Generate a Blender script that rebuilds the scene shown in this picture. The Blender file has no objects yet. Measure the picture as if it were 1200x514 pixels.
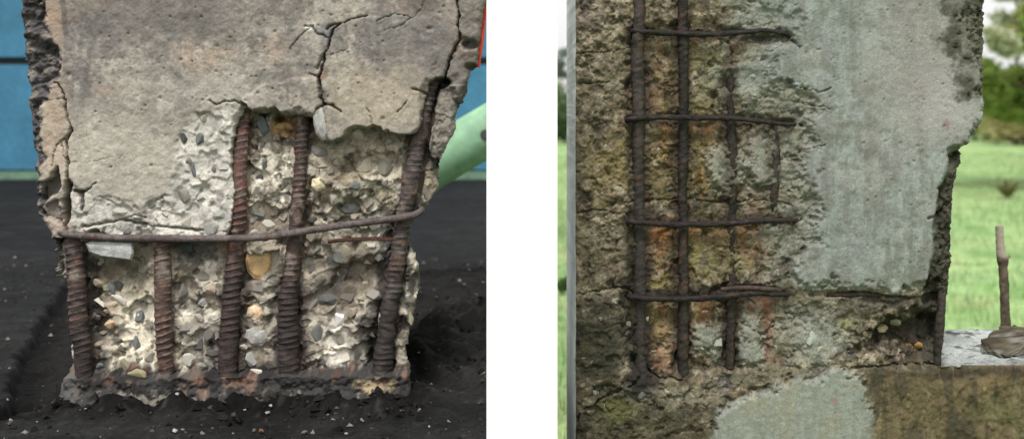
import bpy, bmesh, math, random
import numpy as np
from mathutils import Vector, Matrix

# ------------------------------------------------------------------ camera, sky, sun, exposure
SC = bpy.context.scene
COL = SC.collection
D = 1.6            # camera to the faces of the two columns (m); 1 photo pixel there is 1 mm
H = 0.352          # camera height above the dark ground
VH = 130.0         # photo row of the horizon
LAWN = -0.40       # the lawn lies lower than the dark ground

cam_d = bpy.data.cameras.new('camera')
cam = bpy.data.objects.new('camera', cam_d); COL.objects.link(cam)
cam.location = (0, -D, H); cam.rotation_euler = (math.radians(90), 0, 0)
cam_d.sensor_width = 36.0; cam_d.lens = 48.0
cam_d.shift_y = -(257.0 - VH) / 1200.0
cam_d.clip_start = 0.05; cam_d.clip_end = 2000
cam_d.dof.use_dof = True; cam_d.dof.focus_distance = 1.6; cam_d.dof.aperture_fstop = 6.7
SC.camera = cam

SUN_EL, SUN_AZ = math.radians(58), math.radians(192)     # azimuth clockwise from +Y: behind the camera, a little left
world = bpy.data.worlds.new('World'); SC.world = world; world.use_nodes = True
wn = world.node_tree; bg = wn.nodes['Background']
sky = wn.nodes.new('ShaderNodeTexSky'); sky.sky_type = 'NISHITA'; sky.sun_disc = False
sky.sun_elevation = SUN_EL; sky.sun_rotation = SUN_AZ; sky.dust_density = 4.0; sky.air_density = 1.0; sky.ozone_density = 1.0
hs = wn.nodes.new('ShaderNodeHueSaturation'); hs.inputs['Saturation'].default_value = 0.12   # overcast: grey-white
ov = wn.nodes.new('ShaderNodeMix'); ov.data_type = 'RGBA'; ov.inputs[0].default_value = 0.72       # even cloud layer
ov.inputs[7].default_value = (3.55, 3.55, 3.5, 1)
wn.links.new(sky.outputs[0], hs.inputs['Color']); wn.links.new(hs.outputs[0], ov.inputs[6]); wn.links.new(ov.outputs[2], bg.inputs[0])
bg.inputs[1].default_value = 0.15

sun_d = bpy.data.lights.new('sun', 'SUN'); sun = bpy.data.objects.new('sun', sun_d); COL.objects.link(sun)
sun_d.energy = 1.5; sun_d.angle = math.radians(10); sun_d.color = (1.0, 0.965, 0.92)
sd_ = Vector((math.sin(SUN_AZ) * math.cos(SUN_EL), math.cos(SUN_AZ) * math.cos(SUN_EL), math.sin(SUN_EL)))
sun.rotation_euler = (-sd_).to_track_quat('-Z', 'Y').to_euler(); sun.location = (0, -3, 6)

vs = SC.view_settings
vs.view_transform = 'Standard'; vs.look = 'None'; vs.gamma = 1.0; vs.use_curve_mapping = False
vs.exposure = 1.0
SC.cycles.use_denoising = True

# ------------------------------------------------------------------ helpers
rng = np.random.default_rng(7)
random.seed(7)
EV = 1.0          # irradiance on an upright face facing the camera, relative to white

def lin(c):
    c = np.asarray(c, dtype=float) / 255.0
    return np.where(c <= 0.04045, c / 12.92, ((c + 0.055) / 1.055) ** 2.4)
def A(r, g, b, e=None): return lin((r, g, b)) / (e or EV)

def P(u, v, y=0.0):
    k = (D + y) / D
    return Vector(((u - 600) / 1000 * k, y, H + (VH - v) / 1000 * k))
def ground_at(u, v, z=0.0):
    d = (H - z) * 1600.0 / (v - VH)
    return ((u - 600) / 1600.0 * d, d - D)

def _hash(ix, iy, seed):
    h = (ix.astype(np.int64) * 374761393 + iy.astype(np.int64) * 668265263 + seed * 1442695041) & 0xFFFFFFFF
    h = ((h ^ (h >> 13)) * 1274126177) & 0xFFFFFFFF
    h = (h ^ (h >> 16)) & 0xFFFFFFFF
    h = (h * 2246822519) & 0xFFFFFFFF
    h = h ^ (h >> 15)
    return (h & 0xFFFFFF) / float(0xFFFFFF)
def vnoise(x, y, seed):
    ix = np.floor(x); iy = np.floor(y); fx = x - ix; fy = y - iy
    fx = fx * fx * fx * (fx * (fx * 6 - 15) + 10); fy = fy * fy * fy * (fy * (fy * 6 - 15) + 10)
    a = _hash(ix, iy, seed); b = _hash(ix + 1, iy, seed); c = _hash(ix, iy + 1, seed); d = _hash(ix + 1, iy + 1, seed)
    return (a * (1 - fx) + b * fx) * (1 - fy) + (c * (1 - fx) + d * fx) * fy
def fbm(U, V, scale, seed=0, octv=4, sx=1.0, sy=1.0, gain=0.5):
    """-1..1 fractal noise; scale in photo pixels"""
    x = U / (scale * sx); y = V / (scale * sy); s = 0; a = 1.0; t = 0
    for o in range(octv):
        s = s + a * (vnoise(x + 17.3 * o, y - 9.1 * o, seed + o * 31) * 2 - 1); t += a; a *= gain
        x, y = (x * 0.8 - y * 0.6) * 2.03, (x * 0.6 + y * 0.8) * 2.03
    return s / t * 1.5
def worley(U, V, scale, seed=0, jit=0.9):
    """F1, F2 (in cells) and a random id per cell"""
    x = U / scale; y = V / scale; ix = np.floor(x); iy = np.floor(y)
    f1 = np.full(x.shape, 9.0); f2 = np.full(x.shape, 9.0); idd = np.zeros(x.shape)
    gx = np.zeros(x.shape); gy = np.zeros(x.shape)
    for dx in (-1, 0, 1):
        for dy in (-1, 0, 1):
            cx = ix + dx; cy = iy + dy
            px = cx + 0.5 + (_hash(cx, cy, seed) - .5) * jit; py = cy + 0.5 + (_hash(cx, cy, seed + 99) - .5) * jit
            d = np.hypot(x - px, y - py)
            near = d < f1
            f2 = np.where(near, f1, np.minimum(f2, d)); f1 = np.where(near, d, f1)
            idd = np.where(near, _hash(cx, cy, seed + 555), idd)
            gx = np.where(near, x - px, gx); gy = np.where(near, y - py, gy)
    return f1, f2, idd, gx, gy
def sstep(a, b, x):
    t = np.clip((x - a) / (b - a), 0, 1); return t * t * (3 - 2 * t)
def dline(U, V, pts):
    best = np.full(U.shape, 1e9); par = np.zeros(U.shape); n = len(pts) - 1
    for i in range(n):
        (x0, y0), (x1, y1) = pts[i][:2], pts[i + 1][:2]
        dx, dy = x1 - x0, y1 - y0; L = dx * dx + dy * dy + 1e-9
        t = np.clip(((U - x0) * dx + (V - y0) * dy) / L, 0, 1)
        d = np.hypot(U - x0 - t * dx, V - y0 - t * dy)
        m = d < best; best = np.where(m, d, best); par = np.where(m, (i + t) / n, par)
    return best, par
def sdpoly(U, V, pts):
    d, _ = dline(U, V, list(pts) + [pts[0]])
    ins = np.zeros(U.shape, bool); n = len(pts)
    for i in range(n):
        x0, y0 = pts[i]; x1, y1 = pts[(i + 1) % n]
        if y0 == y1: continue
        c = ((y0 > V) != (y1 > V)) & (U < (x1 - x0) * (V - y0) / (y1 - y0) + x0)
        ins ^= c
    return np.where(ins, -d, d)
def blob(U, V, u, v, ru, rv, soft=0.35, n=None, amp=0.35):
    r = np.hypot((U - u) / ru, (V - v) / rv)
    if n is not None: r = r + n * amp
    return 1 - sstep(1 - soft, 1 + soft, r)
def mix(c, col, m):
    return c * (1 - m[..., None]) + np.asarray(col) * m[..., None]

# ---- materials
def new_mat(name):
    m = bpy.data.materials.new(name); m.use_nodes = True
    return m, m.node_tree, m.node_tree.nodes['Principled BSDF']
def surf_mat(name, rough=0.9, attr=True, color=(.5, .5, .5), nscale=400.0, var=0.12, bump=0.25, bdist=0.0006, obj_color=False, spec=0.3, metal=0.0, var2=0.0, n2=30.0):
    m, nt, b = new_mat(name)
    tc = nt.nodes.new('ShaderNodeTexCoord')
    nz = nt.nodes.new('ShaderNodeTexNoise'); nz.inputs['Scale'].default_value = nscale; nz.inputs['Detail'].default_value = 4
    nt.links.new(tc.outputs['Object'], nz.inputs['Vector'])
    if obj_color: src = nt.nodes.new('ShaderNodeObjectInfo').outputs['Color']
    elif attr:
        at = nt.nodes.new('ShaderNodeAttribute'); at.attribute_name = 'Col'; src = at.outputs['Color']
    else:
        rgb = nt.nodes.new('ShaderNodeRGB'); rgb.outputs[0].default_value = (*color, 1); src = rgb.outputs[0]
    def vary(src, noise, amount):
        mr = nt.nodes.new('ShaderNodeMapRange'); mr.inputs['From Min'].default_value = 0.25; mr.inputs['From Max'].default_value = 0.75
        mr.inputs['To Min'].default_value = 1 - amount; mr.inputs['To Max'].default_value = 1 + amount
        nt.links.new(noise, mr.inputs['Value'])
        mx = nt.nodes.new('ShaderNodeVectorMath'); mx.operation = 'SCALE'
        nt.links.new(src, mx.inputs[0]); nt.links.new(mr.outputs[0], mx.inputs['Scale'])
        return mx.outputs[0]
    out = vary(src, nz.outputs['Fac'], var)
    if var2:
        nz2 = nt.nodes.new('ShaderNodeTexNoise'); nz2.inputs['Scale'].default_value = n2; nz2.inputs['Detail'].default_value = 5
        nt.links.new(tc.outputs['Object'], nz2.inputs['Vector']); out = vary(out, nz2.outputs['Fac'], var2)
    nt.links.new(out, b.inputs['Base Color'])
    b.inputs['Roughness'].default_value = rough; b.inputs['Specular IOR Level'].default_value = spec; b.inputs['Metallic'].default_value = metal
    if bump:
        bp = nt.nodes.new('ShaderNodeBump'); bp.inputs['Strength'].default_value = bump; bp.inputs['Distance'].default_value = bdist
        nt.links.new(nz.outputs['Fac'], bp.inputs['Height']); nt.links.new(bp.outputs[0], b.inputs['Normal'])
    return m
def leaf_mat(name, color, var=0.35):
    m, nt, b = new_mat(name)
    g = nt.nodes.new('ShaderNodeAttribute'); g.attribute_name = 'Col'
    rgb = nt.nodes.new('ShaderNodeVectorMath'); rgb.operation = 'MULTIPLY'; rgb.inputs[1].default_value = color
    nt.links.new(g.outputs['Color'], rgb.inputs[0]); nt.links.new(rgb.outputs[0], b.inputs['Base Color'])
    b.inputs['Roughness'].default_value = 0.55; b.inputs['Specular IOR Level'].default_value = 0.25
    tr = nt.nodes.new('ShaderNodeBsdfTranslucent'); nt.links.new(rgb.outputs[0], tr.inputs['Color'])
    ms = nt.nodes.new('ShaderNodeMixShader'); ms.inputs[0].default_value = 0.4
    o = nt.nodes['Material Output']
    nt.links.new(b.outputs[0], ms.inputs[1]); nt.links.new(tr.outputs[0], ms.inputs[2]); nt.links.new(ms.outputs[0], o.inputs[0])
    return m

M = {}
M['concrete'] = surf_mat('weathered_concrete', 0.92, nscale=900, var=0.10, bump=0.5, bdist=0.0008)
M['stone'] = surf_mat('broken_aggregate', 0.75, obj_color=True, nscale=420, var=0.25, bump=0.6, bdist=0.0012, var2=0.3, n2=110)
M['rust'] = surf_mat('rusty_steel', 0.7, nscale=520, var=0.35, bump=0.8, bdist=0.001, spec=0.25, var2=.25, n2=120)
M['ground'] = surf_mat('dark_trodden_ground', 0.85, nscale=350, var=0.25, bump=0.5, bdist=0.002, spec=0.08, var2=0.25, n2=25)
M['white'] = surf_mat('blank_strip_white', 0.8, attr=False, color=(.9, .9, .9), nscale=90, var=0.01, bump=0.1, bdist=0.0006, spec=0.2)
M['lawn'] = surf_mat('lawn_soil', 0.95, nscale=22, var=0.2, bump=0.3, bdist=0.01, spec=0.1, var2=0.22, n2=2.5)
M['bark'] = surf_mat('bark', 0.9, attr=False, color=(.11, .085, .06), nscale=30, var=0.35, bump=0.6, bdist=0.01)

# ---- objects
def link(name, me, parent=None, mat=None):
    o = bpy.data.objects.new(name, me); COL.objects.link(o)
    if parent is not None: o.parent = parent
    if mat is not None and me is not None and len(me.materials) == 0: me.materials.append(mat)
    return o
def tag(o, label=None, cat=None, group=None, kind=None):
    if label: o['label'] = label
    if cat: o['category'] = cat
    if group: o['group'] = group
    if kind: o['kind'] = kind
    return o
def empty(name, loc=(0, 0, 0)):
    o = bpy.data.objects.new(name, None); COL.objects.link(o); o.location = loc; o.empty_display_size = 0.05
    return o
def np_mesh(name, verts, faces, cols=None, smooth=True):
    """faces: (n,4) or (n,3) int array or list of such arrays"""
    me = bpy.data.meshes.new(name)
    verts = np.asarray(verts, dtype=np.float32)
    if not isinstance(faces, list): faces = [faces]
    faces = [np.asarray(f, dtype=np.int32) for f in faces if len(f)]
    loops = np.concatenate([f.ravel() for f in faces])
    tot = np.concatenate([np.full(len(f), f.shape[1], dtype=np.int32) for f in faces])
    start = np.concatenate([[0], np.cumsum(tot)[:-1]]).astype(np.int32)
    me.vertices.add(len(verts)); me.vertices.foreach_set('co', verts.ravel())
    me.loops.add(len(loops)); me.loops.foreach_set('vertex_index', loops)
    me.polygons.add(len(tot)); me.polygons.foreach_set('loop_start', start); me.polygons.foreach_set('loop_total', tot)
    me.polygons.foreach_set('use_smooth', np.full(len(tot), smooth, dtype=bool))
    me.update(calc_edges=True)
    if cols is not None:
        a = me.attributes.new('Col', 'FLOAT_COLOR', 'POINT')
        c = np.ones((len(verts), 4), dtype=np.float32); c[:, :3] = np.clip(cols, 0.002, 0.92); a.data.foreach_set('color', c.ravel())
    return me

def relief_slab(name, us, vs, Ymm, colors, inside, parent, mat, depth, cx, taper, side_cols, side_noise_seed=5):
    """a block whose broken front is modelled point by point; the sides run back to a real depth, closed behind"""
    R, C = Ymm.shape
    X = np.broadcast_to((us[None, :] - 600) / 1000.0, (R, C)); Z = np.broadcast_to(H + (VH - vs[:, None]) / 1000.0, (R, C))
    idx = np.arange(R * C).reshape(R, C)
    q = np.stack([idx[1:, :-1], idx[1:, 1:], idx[:-1, 1:], idx[:-1, :-1]], -1)[inside]
    verts = np.stack([X, Ymm / 1000.0, Z], -1).reshape(-1, 3)
    cols = colors.reshape(-1, 3)
    pad = np.zeros((R + 1, C + 1), bool); pad[1:-1, 1:-1] = inside
    e = []
    l = inside & ~pad[1:-1, :-2]; e.append(np.stack([idx[:-1, :-1][l], idx[1:, :-1][l]], -1))
    r = inside & ~pad[1:-1, 2:];  e.append(np.stack([idx[1:, 1:][r], idx[:-1, 1:][r]], -1))
    t = inside & ~pad[:-2, 1:-1]; e.append(np.stack([idx[:-1, 1:][t], idx[:-1, :-1][t]], -1))
    b = inside & ~pad[2:, 1:-1];  e.append(np.stack([idx[1:, :-1][b], idx[1:, 1:][b]], -1))
    e = np.concatenate(e)
    bv = np.unique(e); remap = np.full(R * C, -1); remap[bv] = np.arange(len(bv))
    base = verts[bv]; rings = [bv]; allv = [verts]; allc = [cols]; off = R * C
    bu = base[:, 0] * 1000 + 600; bvv = VH - (base[:, 2] - H) * 1000
    for k, f in enumerate((0.06, 0.2, 0.45, 0.7, 1.0)):
        p = base.copy(); p[:, 1] = base[:, 1] * (1 - f) + depth * f
        w = fbm(bvv, np.full(len(bv), f * 200), 25, side_noise_seed) * 0.0015 * min(1, (1 - f) * 3)
        p[:, 0] += np.sign(cx - base[:, 0]) * (taper(base[:, 0]) * f) + w
        allv.append(p); allc.append(side_cols(bu, bvv, f) * (0.7 + 0.3 * 1) if True else 0)
        rings.append(np.arange(off, off + len(bv))); off += len(bv)
    faces = [q]
    for k in range(5):
        a0 = rings[k][remap[e[:, 0]]]; b0 = rings[k][remap[e[:, 1]]]; a1 = rings[k + 1][remap[e[:, 0]]]; b1 = rings[k + 1][remap[e[:, 1]]]
        faces.append(np.stack([b0, a0, a1, b1], -1))
    # the back, row by row
    bk = []; bf = []
    for i in range(0, R - 1):
        w = np.nonzero(inside[i])[0]
        if len(w) == 0: continue
        x0 = X[i, w[0]]; x1 = X[i, w[-1] + 1]
        x0 += np.sign(cx - x0) * taper(np.array([x0]))[0]; x1 += np.sign(cx - x1) * taper(np.array([x1]))[0]
        n = off + len(bk)
        bk += [(x0, depth, Z[i, 0]), (x1, depth, Z[i, 0]), (x1, depth, Z[i + 1, 0]), (x0, depth, Z[i + 1, 0])]
        bf.append((n, n + 1, n + 2, n + 3))
    allv.append(np.array(bk)); allc.append(np.tile(A(110, 105, 95), (len(bk), 1))); faces.append(np.array(bf))
    V = np.concatenate(allv); CC = np.concatenate(allc); F = np.concatenate(faces)
    used = np.unique(F); rm = np.full(len(V), -1); rm[used] = np.arange(len(used))
    o = link(name, np_mesh(name, V[used], rm[F], CC[used]), parent, mat)
    return o

def smooth_path(pts, step):
    """Catmull-Rom through points (any dimension), resampled evenly"""
    p = np.array(pts, dtype=float); n = len(p)
    q = np.vstack([2 * p[0] - p[1], p, 2 * p[-1] - p[-2]]); out = []
    for i in range(n - 1):
        a, b, c, d = q[i], q[i + 1], q[i + 2], q[i + 3]
        for t in np.linspace(0, 1, 24, endpoint=False):
            out.append(0.5 * ((2 * b) + (-a + c) * t + (2 * a - 5 * b + 4 * c - d) * t * t + (-a + 3 * b - 3 * c + d) * t ** 3))
    out.append(p[-1]); out = np.array(out)
    L = np.concatenate([[0], np.cumsum(np.linalg.norm(np.diff(out[:, :3], axis=0), axis=1))])
    s = np.arange(0, L[-1], step)
    return np.stack([np.interp(s, L, out[:, k]) for k in range(out.shape[1])], -1), s

def bar(name, pts, parent, col_a, col_b, rib=0.0, pitch=0.009, skew=0.4, seed=1, nseg=22, step=0.0012, rough=0.08, col_rib=None, flake=None, soot=None):
    """steel bar: pts are (u, v, y_mm, diameter_px); ribs wind round it"""
    w = [(*P(u, v, y / 1000.0), d * .95 / 2000.0 * (D + y / 1000.0) / D) for u, v, y, d in pts]
    path, s = smooth_path(w, step); n = len(path)
    pos = path[:, :3]; rad = path[:, 3]
    T = np.gradient(pos, axis=0); T /= np.linalg.norm(T, axis=1)[:, None]
    ref = np.array([0, 1.0, 0]); 
    N1 = np.cross(T, ref); N1 /= np.maximum(np.linalg.norm(N1, axis=1), 1e-6)[:, None]; N2 = np.cross(T, N1)
    th = np.linspace(0, 2 * math.pi, nseg, endpoint=False)
    S, TH = np.meshgrid(s, th, indexing='ij')
    f = fbm(S * 1000, TH * 6, 14, seed) ; g = fbm(S * 1000, TH * 6, 4, seed + 3)
    ph = S / pitch + skew * np.cos(TH)
    rr = np.maximum(0, np.cos(2 * math.pi * ph)) ** 3.6
    wear = sstep(-0.5, 0.5, fbm(S * 1000, TH * 3, 26, seed + 9)); ph = ph + .035 * fbm(S * 1000, TH * 0, 22, seed + 12); rr = np.maximum(0, np.cos(2 * math.pi * ph)) ** 3.6
    lump = np.maximum(0, fbm(S * 1000, TH * 7, 8, seed + 40) - .25)
    R_ = rad[:, None] * (1 + rough * f + rough * 0.7 * g + .12 * lump) + rib * rr * (0.15 + 0.85 * wear)
    pos = pos + np.stack([.0003 * fbm(s * 1000, s * 0, 35, seed + 50), .0003 * fbm(s * 1000, s * 0 + 9, 30, seed + 51), 0 * s], -1)
    Vt = pos[:, None, :] + R_[..., None] * (np.cos(TH)[..., None] * N1[:, None, :] + np.sin(TH)[..., None] * N2[:, None, :])
    c = np.tile(np.asarray(col_a, dtype=float), (n, nseg, 1)); c = mix(c, col_b, sstep(-0.2, 0.5, f + 0.4 * g))
    if col_rib is not None: c = mix(c, col_rib, rr * 0.7 * sstep(-.5, .3, g + f))
    if flake is not None: c = mix(c, flake, .75 * sstep(0.45, 0.7, fbm(S * 1000, TH * 8, 9, seed + 20)))
    c = mix(c, A(132, 122, 112), .55 * sstep(.3, .75, fbm(S * 1000, TH * 7, 11, seed + 60) + .3 * g)) if rib > .001 else c
    c = c * (1 + .12 * np.random.default_rng(seed).normal(size=S.shape)).clip(.6, 1.5)[..., None]
    if soot is not None:
        zz = np.broadcast_to(pos[:, None, 2], S.shape); c = mix(c, A(50, 45, 44), .85 * sstep(H + (VH - soot[0]) / 1000, H + (VH - soot[1]) / 1000, zz + .02 * f))
    i = np.arange(n * nseg).reshape(n, nseg); j = np.roll(i, -1, axis=1)
    fc = np.stack([i[:-1], j[:-1], j[1:], i[1:]], -1).reshape(-1, 4)
    V = Vt.reshape(-1, 3); Cc = c.reshape(-1, 3)
    k0, k1 = len(V), len(V) + 1
    V = np.vstack([V, pos[0], pos[-1]]); Cc = np.vstack([Cc, Cc[0], Cc[-1]])
    cap0 = np.stack([np.full(nseg, k0), j[0], i[0]], -1); cap1 = np.stack([np.full(nseg, k1), i[-1], j[-1]], -1)
    return link(name, np_mesh(name, V, [fc, cap0, cap1], Cc), parent, M['rust'])

# stones: a handful of angular shapes, shared
def stone_mesh(seed, npts=16):
    r = np.random.default_rng(seed); bm = bmesh.new()
    for _ in range(npts):
        p = r.normal(size=3); p /= np.linalg.norm(p); p *= r.uniform(0.82, 1.1); p = np.clip(p, -0.86, 0.86)
        bm.verts.new(p)
    res = bmesh.ops.convex_hull(bm, input=bm.verts)
    bmesh.ops.delete(bm, geom=[v for v in bm.verts if not v.link_faces], context='VERTS')
    me = bpy.data.meshes.new('stone'); bm.to_mesh(me); bm.free(); me.materials.append(M['stone']); return me
STONES = [stone_mesh(100 + i, 13 + i % 5) for i in range(10)]
def stone(parent, u, v, w, h, rot, col, y_mm, thick=None, name='stone', label=None):
    o = link(name, random.choice(STONES), parent)
    k = (D + y_mm / 1000) / D
    o.location = P(u, v, y_mm / 1000.0)
    t = thick if thick is not None else 0.45 * min(w, h) + 2
    o.scale = (w / 1900 * k, t / 1000.0, h / 1900 * k)
    o.rotation_euler = (random.uniform(-.25, .25), math.radians(-rot), random.uniform(-.25, .25))
    o.color = (*[float(np.clip(c, 0.004, 0.9)) for c in col], 1)
    if label: o['label'] = label
    return o
def plate(name, parent, poly, y_front, thick, col, seed=1, bevel=2.5):
    """an irregular flat chunk traced in the photo, with real thickness, bevelled rim and a hummocky face"""
    p = np.array(poly, float); c = p.mean(0); bm = bmesh.new()
    def ring(f, y): return [bm.verts.new(P(*(c + (q - c) * f), y / 1000.0)) for q in p]
    r3 = ring(0.82, y_front + thick); r2 = ring(1.0, y_front + thick * .6); r1 = ring(1.0, y_front + bevel); r0 = ring(1 - bevel * 2.2 / np.ptp(p[:, 0]), y_front)
    rr = np.random.default_rng(seed)
    for r_ in (r0, r1, r2):
        for v_ in r_: v_.co.y += rr.uniform(-1, 1) * 0.0011
    n = len(p)
    for r_ in (r0, r1, r2):
        for v_ in r_: v_.co.x += rr.uniform(-1, 1) * .0008; v_.co.z += rr.uniform(-1, 1) * .0008
    for a, b in ((r0, r1), (r1, r2), (r2, r3)):
        for i in range(n): bm.faces.new((a[i], b[i], b[(i + 1) % n], a[(i + 1) % n]))
    cv = bm.verts.new(P(c[0], c[1], (y_front - 1.2) / 1000.0))
    for i in range(n): bm.faces.new((cv, r0[i], r0[(i + 1) % n]))
    bm.faces.new(list(reversed(r3)))
    bmesh.ops.recalc_face_normals(bm, faces=bm.faces)
    me = bpy.data.meshes.new(name); bm.to_mesh(me); bm.free(); me.materials.append(M['stone'])
    o = link(name, me, parent); o.color = (*[float(x) for x in col], 1); return o
def box_mesh(name, x0, x1, y0, y1, z0, z1, bev=0.002):
    bm = bmesh.new(); bmesh.ops.create_cube(bm, size=1)
    for v in bm.verts: v.co = Vector((x0 if v.co.x < 0 else x1, y0 if v.co.y < 0 else y1, z0 if v.co.z < 0 else z1))
    if bev: bmesh.ops.bevel(bm, geom=bm.edges[:], offset=bev, segments=2, affect='EDGES')
    me = bpy.data.meshes.new(name); bm.to_mesh(me); bm.free(); return me

# ================================================================== THE SETTING
# ---- dark trodden ground (left)
def axis(*segs):
    return np.unique(np.concatenate([np.arange(a, b, s) for a, b, s in segs]).round(5))
gx = axis((-9, -3.2, 0.12), (-3.2, -1.0, 0.018), (-1.0, 0.0, 0.0045)); gx = np.append(gx, 0.015)
gy = axis((-3, -0.3, 0.1), (-0.3, 0.75, 0.0045), (0.75, 1.6, 0.010), (1.6, 6, 0.035), (6, 9, .12))
GX, GY = np.meshgrid(gx, gy)
mmx, mmy = GX * 1000, GY * 1000
gz = 0.0016 * fbm(mmx, mmy, 60, 41) + 0.0009 * fbm(mmx, mmy, 14, 42) + 0.0005 * fbm(mmx, mmy, 6, 43, 2)
# the broken edge of the slab running back on the left
ed = [ground_at(-40, 520), ground_at(6, 470), ground_at(22, 425), ground_at(45, 380), ground_at(70, 345), ground_at(90, 310)]
ex = np.interp(GY, [e[1] for e in ed], [e[0] for e in ed]) + 0.010 * fbm(mmx, mmy, 45, 44)
dE = GX - ex
rough = sstep(0.0, 0.03, dE) * (1 - sstep(1.2, 1.7, GY)) * sstep(0.02, 0.12, GY - 0.35 * fbm(mmx, mmy, 200, 49) * .3)
gz += -0.020 * sstep(-0.004, 0.006, dE) * (1 - sstep(0.02, 0.16, dE)) * sstep(-0.05, 0.05, GY + 0.03) * (1 - sstep(1.2, 1.7, GY))
f1, f2, idw, wx, wy = worley(mmx + 12 * fbm(mmx, mmy, 30, 46), mmy * 0.8, 60, 45)
gz += rough * (0.012 * fbm(mmx, mmy, 90, 47) + 0.010 * (idw - .4) * sstep(0, .2, f2 - f1) + 0.004 * fbm(mmx, mmy, 16, 48))
# dark heap to the right of the column
hp = np.exp(-((GX + 0.0) / 0.17) ** 2 - ((GY - 0.40) / 0.24) ** 2)
rid = 1 - np.abs(fbm(mmx - 0.55 * mmy, mmy + .2 * mmx, 70, 52, 4, sx=2.2, sy=0.8))
gz += hp * (0.06 + 0.045 * (rid - .4) + 0.014 * fbm(mmx, mmy, 30, 53) + .004 * fbm(mmx, mmy, 9, 59)) 
# skirt of mud banked against the column foot
foot = sstep(0.075, 0.0, np.maximum(np.maximum(-0.53 - GX, GX + 0.125), np.maximum(-0.02 - GY, GY - 0.3)))
gz += foot * (0.016 + 0.010 * fbm(mmx, mmy, 26, 54) + .004 * fbm(mmx, mmy, 9, 58))
# small groove in front at the left
gv, _ = dline(GX, GY, [ground_at(0, 468), ground_at(40, 464), ground_at(75, 470)])
gz -= 0.014 * np.exp(-(gv / 0.008) ** 2)
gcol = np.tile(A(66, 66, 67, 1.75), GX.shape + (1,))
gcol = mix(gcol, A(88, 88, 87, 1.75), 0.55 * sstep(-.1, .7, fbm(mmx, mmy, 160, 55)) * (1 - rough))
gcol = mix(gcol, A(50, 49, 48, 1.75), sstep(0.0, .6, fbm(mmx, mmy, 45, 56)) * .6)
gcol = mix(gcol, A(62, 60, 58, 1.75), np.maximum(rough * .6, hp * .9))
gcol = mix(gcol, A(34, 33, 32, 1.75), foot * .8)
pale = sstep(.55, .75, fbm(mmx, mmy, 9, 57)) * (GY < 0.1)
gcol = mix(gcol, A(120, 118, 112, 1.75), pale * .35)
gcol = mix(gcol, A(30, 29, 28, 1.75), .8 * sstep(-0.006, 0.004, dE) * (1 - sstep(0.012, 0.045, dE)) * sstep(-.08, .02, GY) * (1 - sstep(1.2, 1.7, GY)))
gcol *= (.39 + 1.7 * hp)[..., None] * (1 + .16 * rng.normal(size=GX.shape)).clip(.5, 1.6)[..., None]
gi = np.arange(GX.size).reshape(GX.shape)
gq = np.stack([gi[:-1, :-1], gi[:-1, 1:], gi[1:, 1:], gi[1:, :-1]], -1).reshape(-1, 4)
gverts = np.stack([GX, GY, gz], -1).reshape(-1, 3)
# retaining edge down to the lawn
edge_i = gi[:, -1]; low = gverts[edge_i].copy(); low[:, 2] = LAWN - 0.1; lo = np.arange(len(low)) + len(gverts)
sk = np.stack([edge_i[:-1], lo[:-1], lo[1:], edge_i[1:]], -1)
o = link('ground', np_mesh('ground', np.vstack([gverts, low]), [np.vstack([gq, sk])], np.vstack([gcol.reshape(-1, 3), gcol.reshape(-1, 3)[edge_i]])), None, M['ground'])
tag(o, 'dark trodden asphalt ground with rough broken patches', kind='structure')
def ground_z(x, y):
    i = np.searchsorted(gy, y).clip(0, len(gy) - 1); j = np.searchsorted(gx, x).clip(0, len(gx) - 1); return gz[i, j]
# loose grit all over it
gr_ = np.random.default_rng(33); ng = 8000
tet = np.array([[1, 0, -.5], [-.6, .9, -.5], [-.5, -.9, -.4], [.1, .1, .8], [.5, .5, .35]]); tf = np.array([[0, 1, 4], [1, 3, 4], [3, 0, 4], [1, 2, 3], [2, 0, 3], [0, 2, 1]])
px = gr_.uniform(-1.25, 0.0, ng); py = -.22 + 1.9 * gr_.random(ng) ** 1.5; sz_ = .0012 + .0035 * gr_.random(ng) ** 4 * (1 + .6 * py.clip(0)) ; an = gr_.uniform(0, 6.28, ng)
tv = tet[None] * gr_.uniform(.6, 1.3, (ng, 5, 3)); rx = tv[..., 0] * np.cos(an)[:, None] - tv[..., 1] * np.sin(an)[:, None]; ry = tv[..., 0] * np.sin(an)[:, None] + tv[..., 1] * np.cos(an)[:, None]
nc = 130; t_ = gr_.random(nc)                      # bigger clods along the foot and on the heap
px[:nc] = np.where(gr_.random(nc) < .6, gr_.uniform(-.60, -.03, nc), gr_.normal(-.06, .09, nc)).clip(-1.2, 0); py[:nc] = np.where(px[:nc] < -.1, gr_.normal(-.035, .03, nc), gr_.uniform(.0, .6, nc)); sz_[:nc] = gr_.uniform(.003, .009, nc)
gv_ = np.stack([px[:, None] + rx * sz_[:, None], py[:, None] + ry * sz_[:, None], ground_z(px, py)[:, None] + (tv[..., 2] * .7 + .2) * sz_[:, None]], -1).reshape(-1, 3)
tone = np.array([A(52, 51, 50, 1.75), A(66, 64, 62, 1.75), A(40, 39, 38, 1.75), A(92, 88, 82, 1.75), A(74, 60, 52, 1.75), A(150, 146, 138, 1.75)])[gr_.choice(6, ng, p=[.30, .26, .18, .14, .06, .06])]; tone[:nc] = np.array([A(36, 35, 34, 1.75), A(44, 42, 41, 1.75), A(30, 29, 28, 1.75)])[gr_.choice(3, nc)]
o = link('grit', np_mesh('grit', gv_, (np.arange(ng)[:, None, None] * 5 + tf[None]).reshape(-1, 3), np.repeat(tone, 5, 0), smooth=False), None, M['ground']); tag(o, 'loose dark grit scattered over the asphalt', 'grit', kind='stuff')

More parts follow.
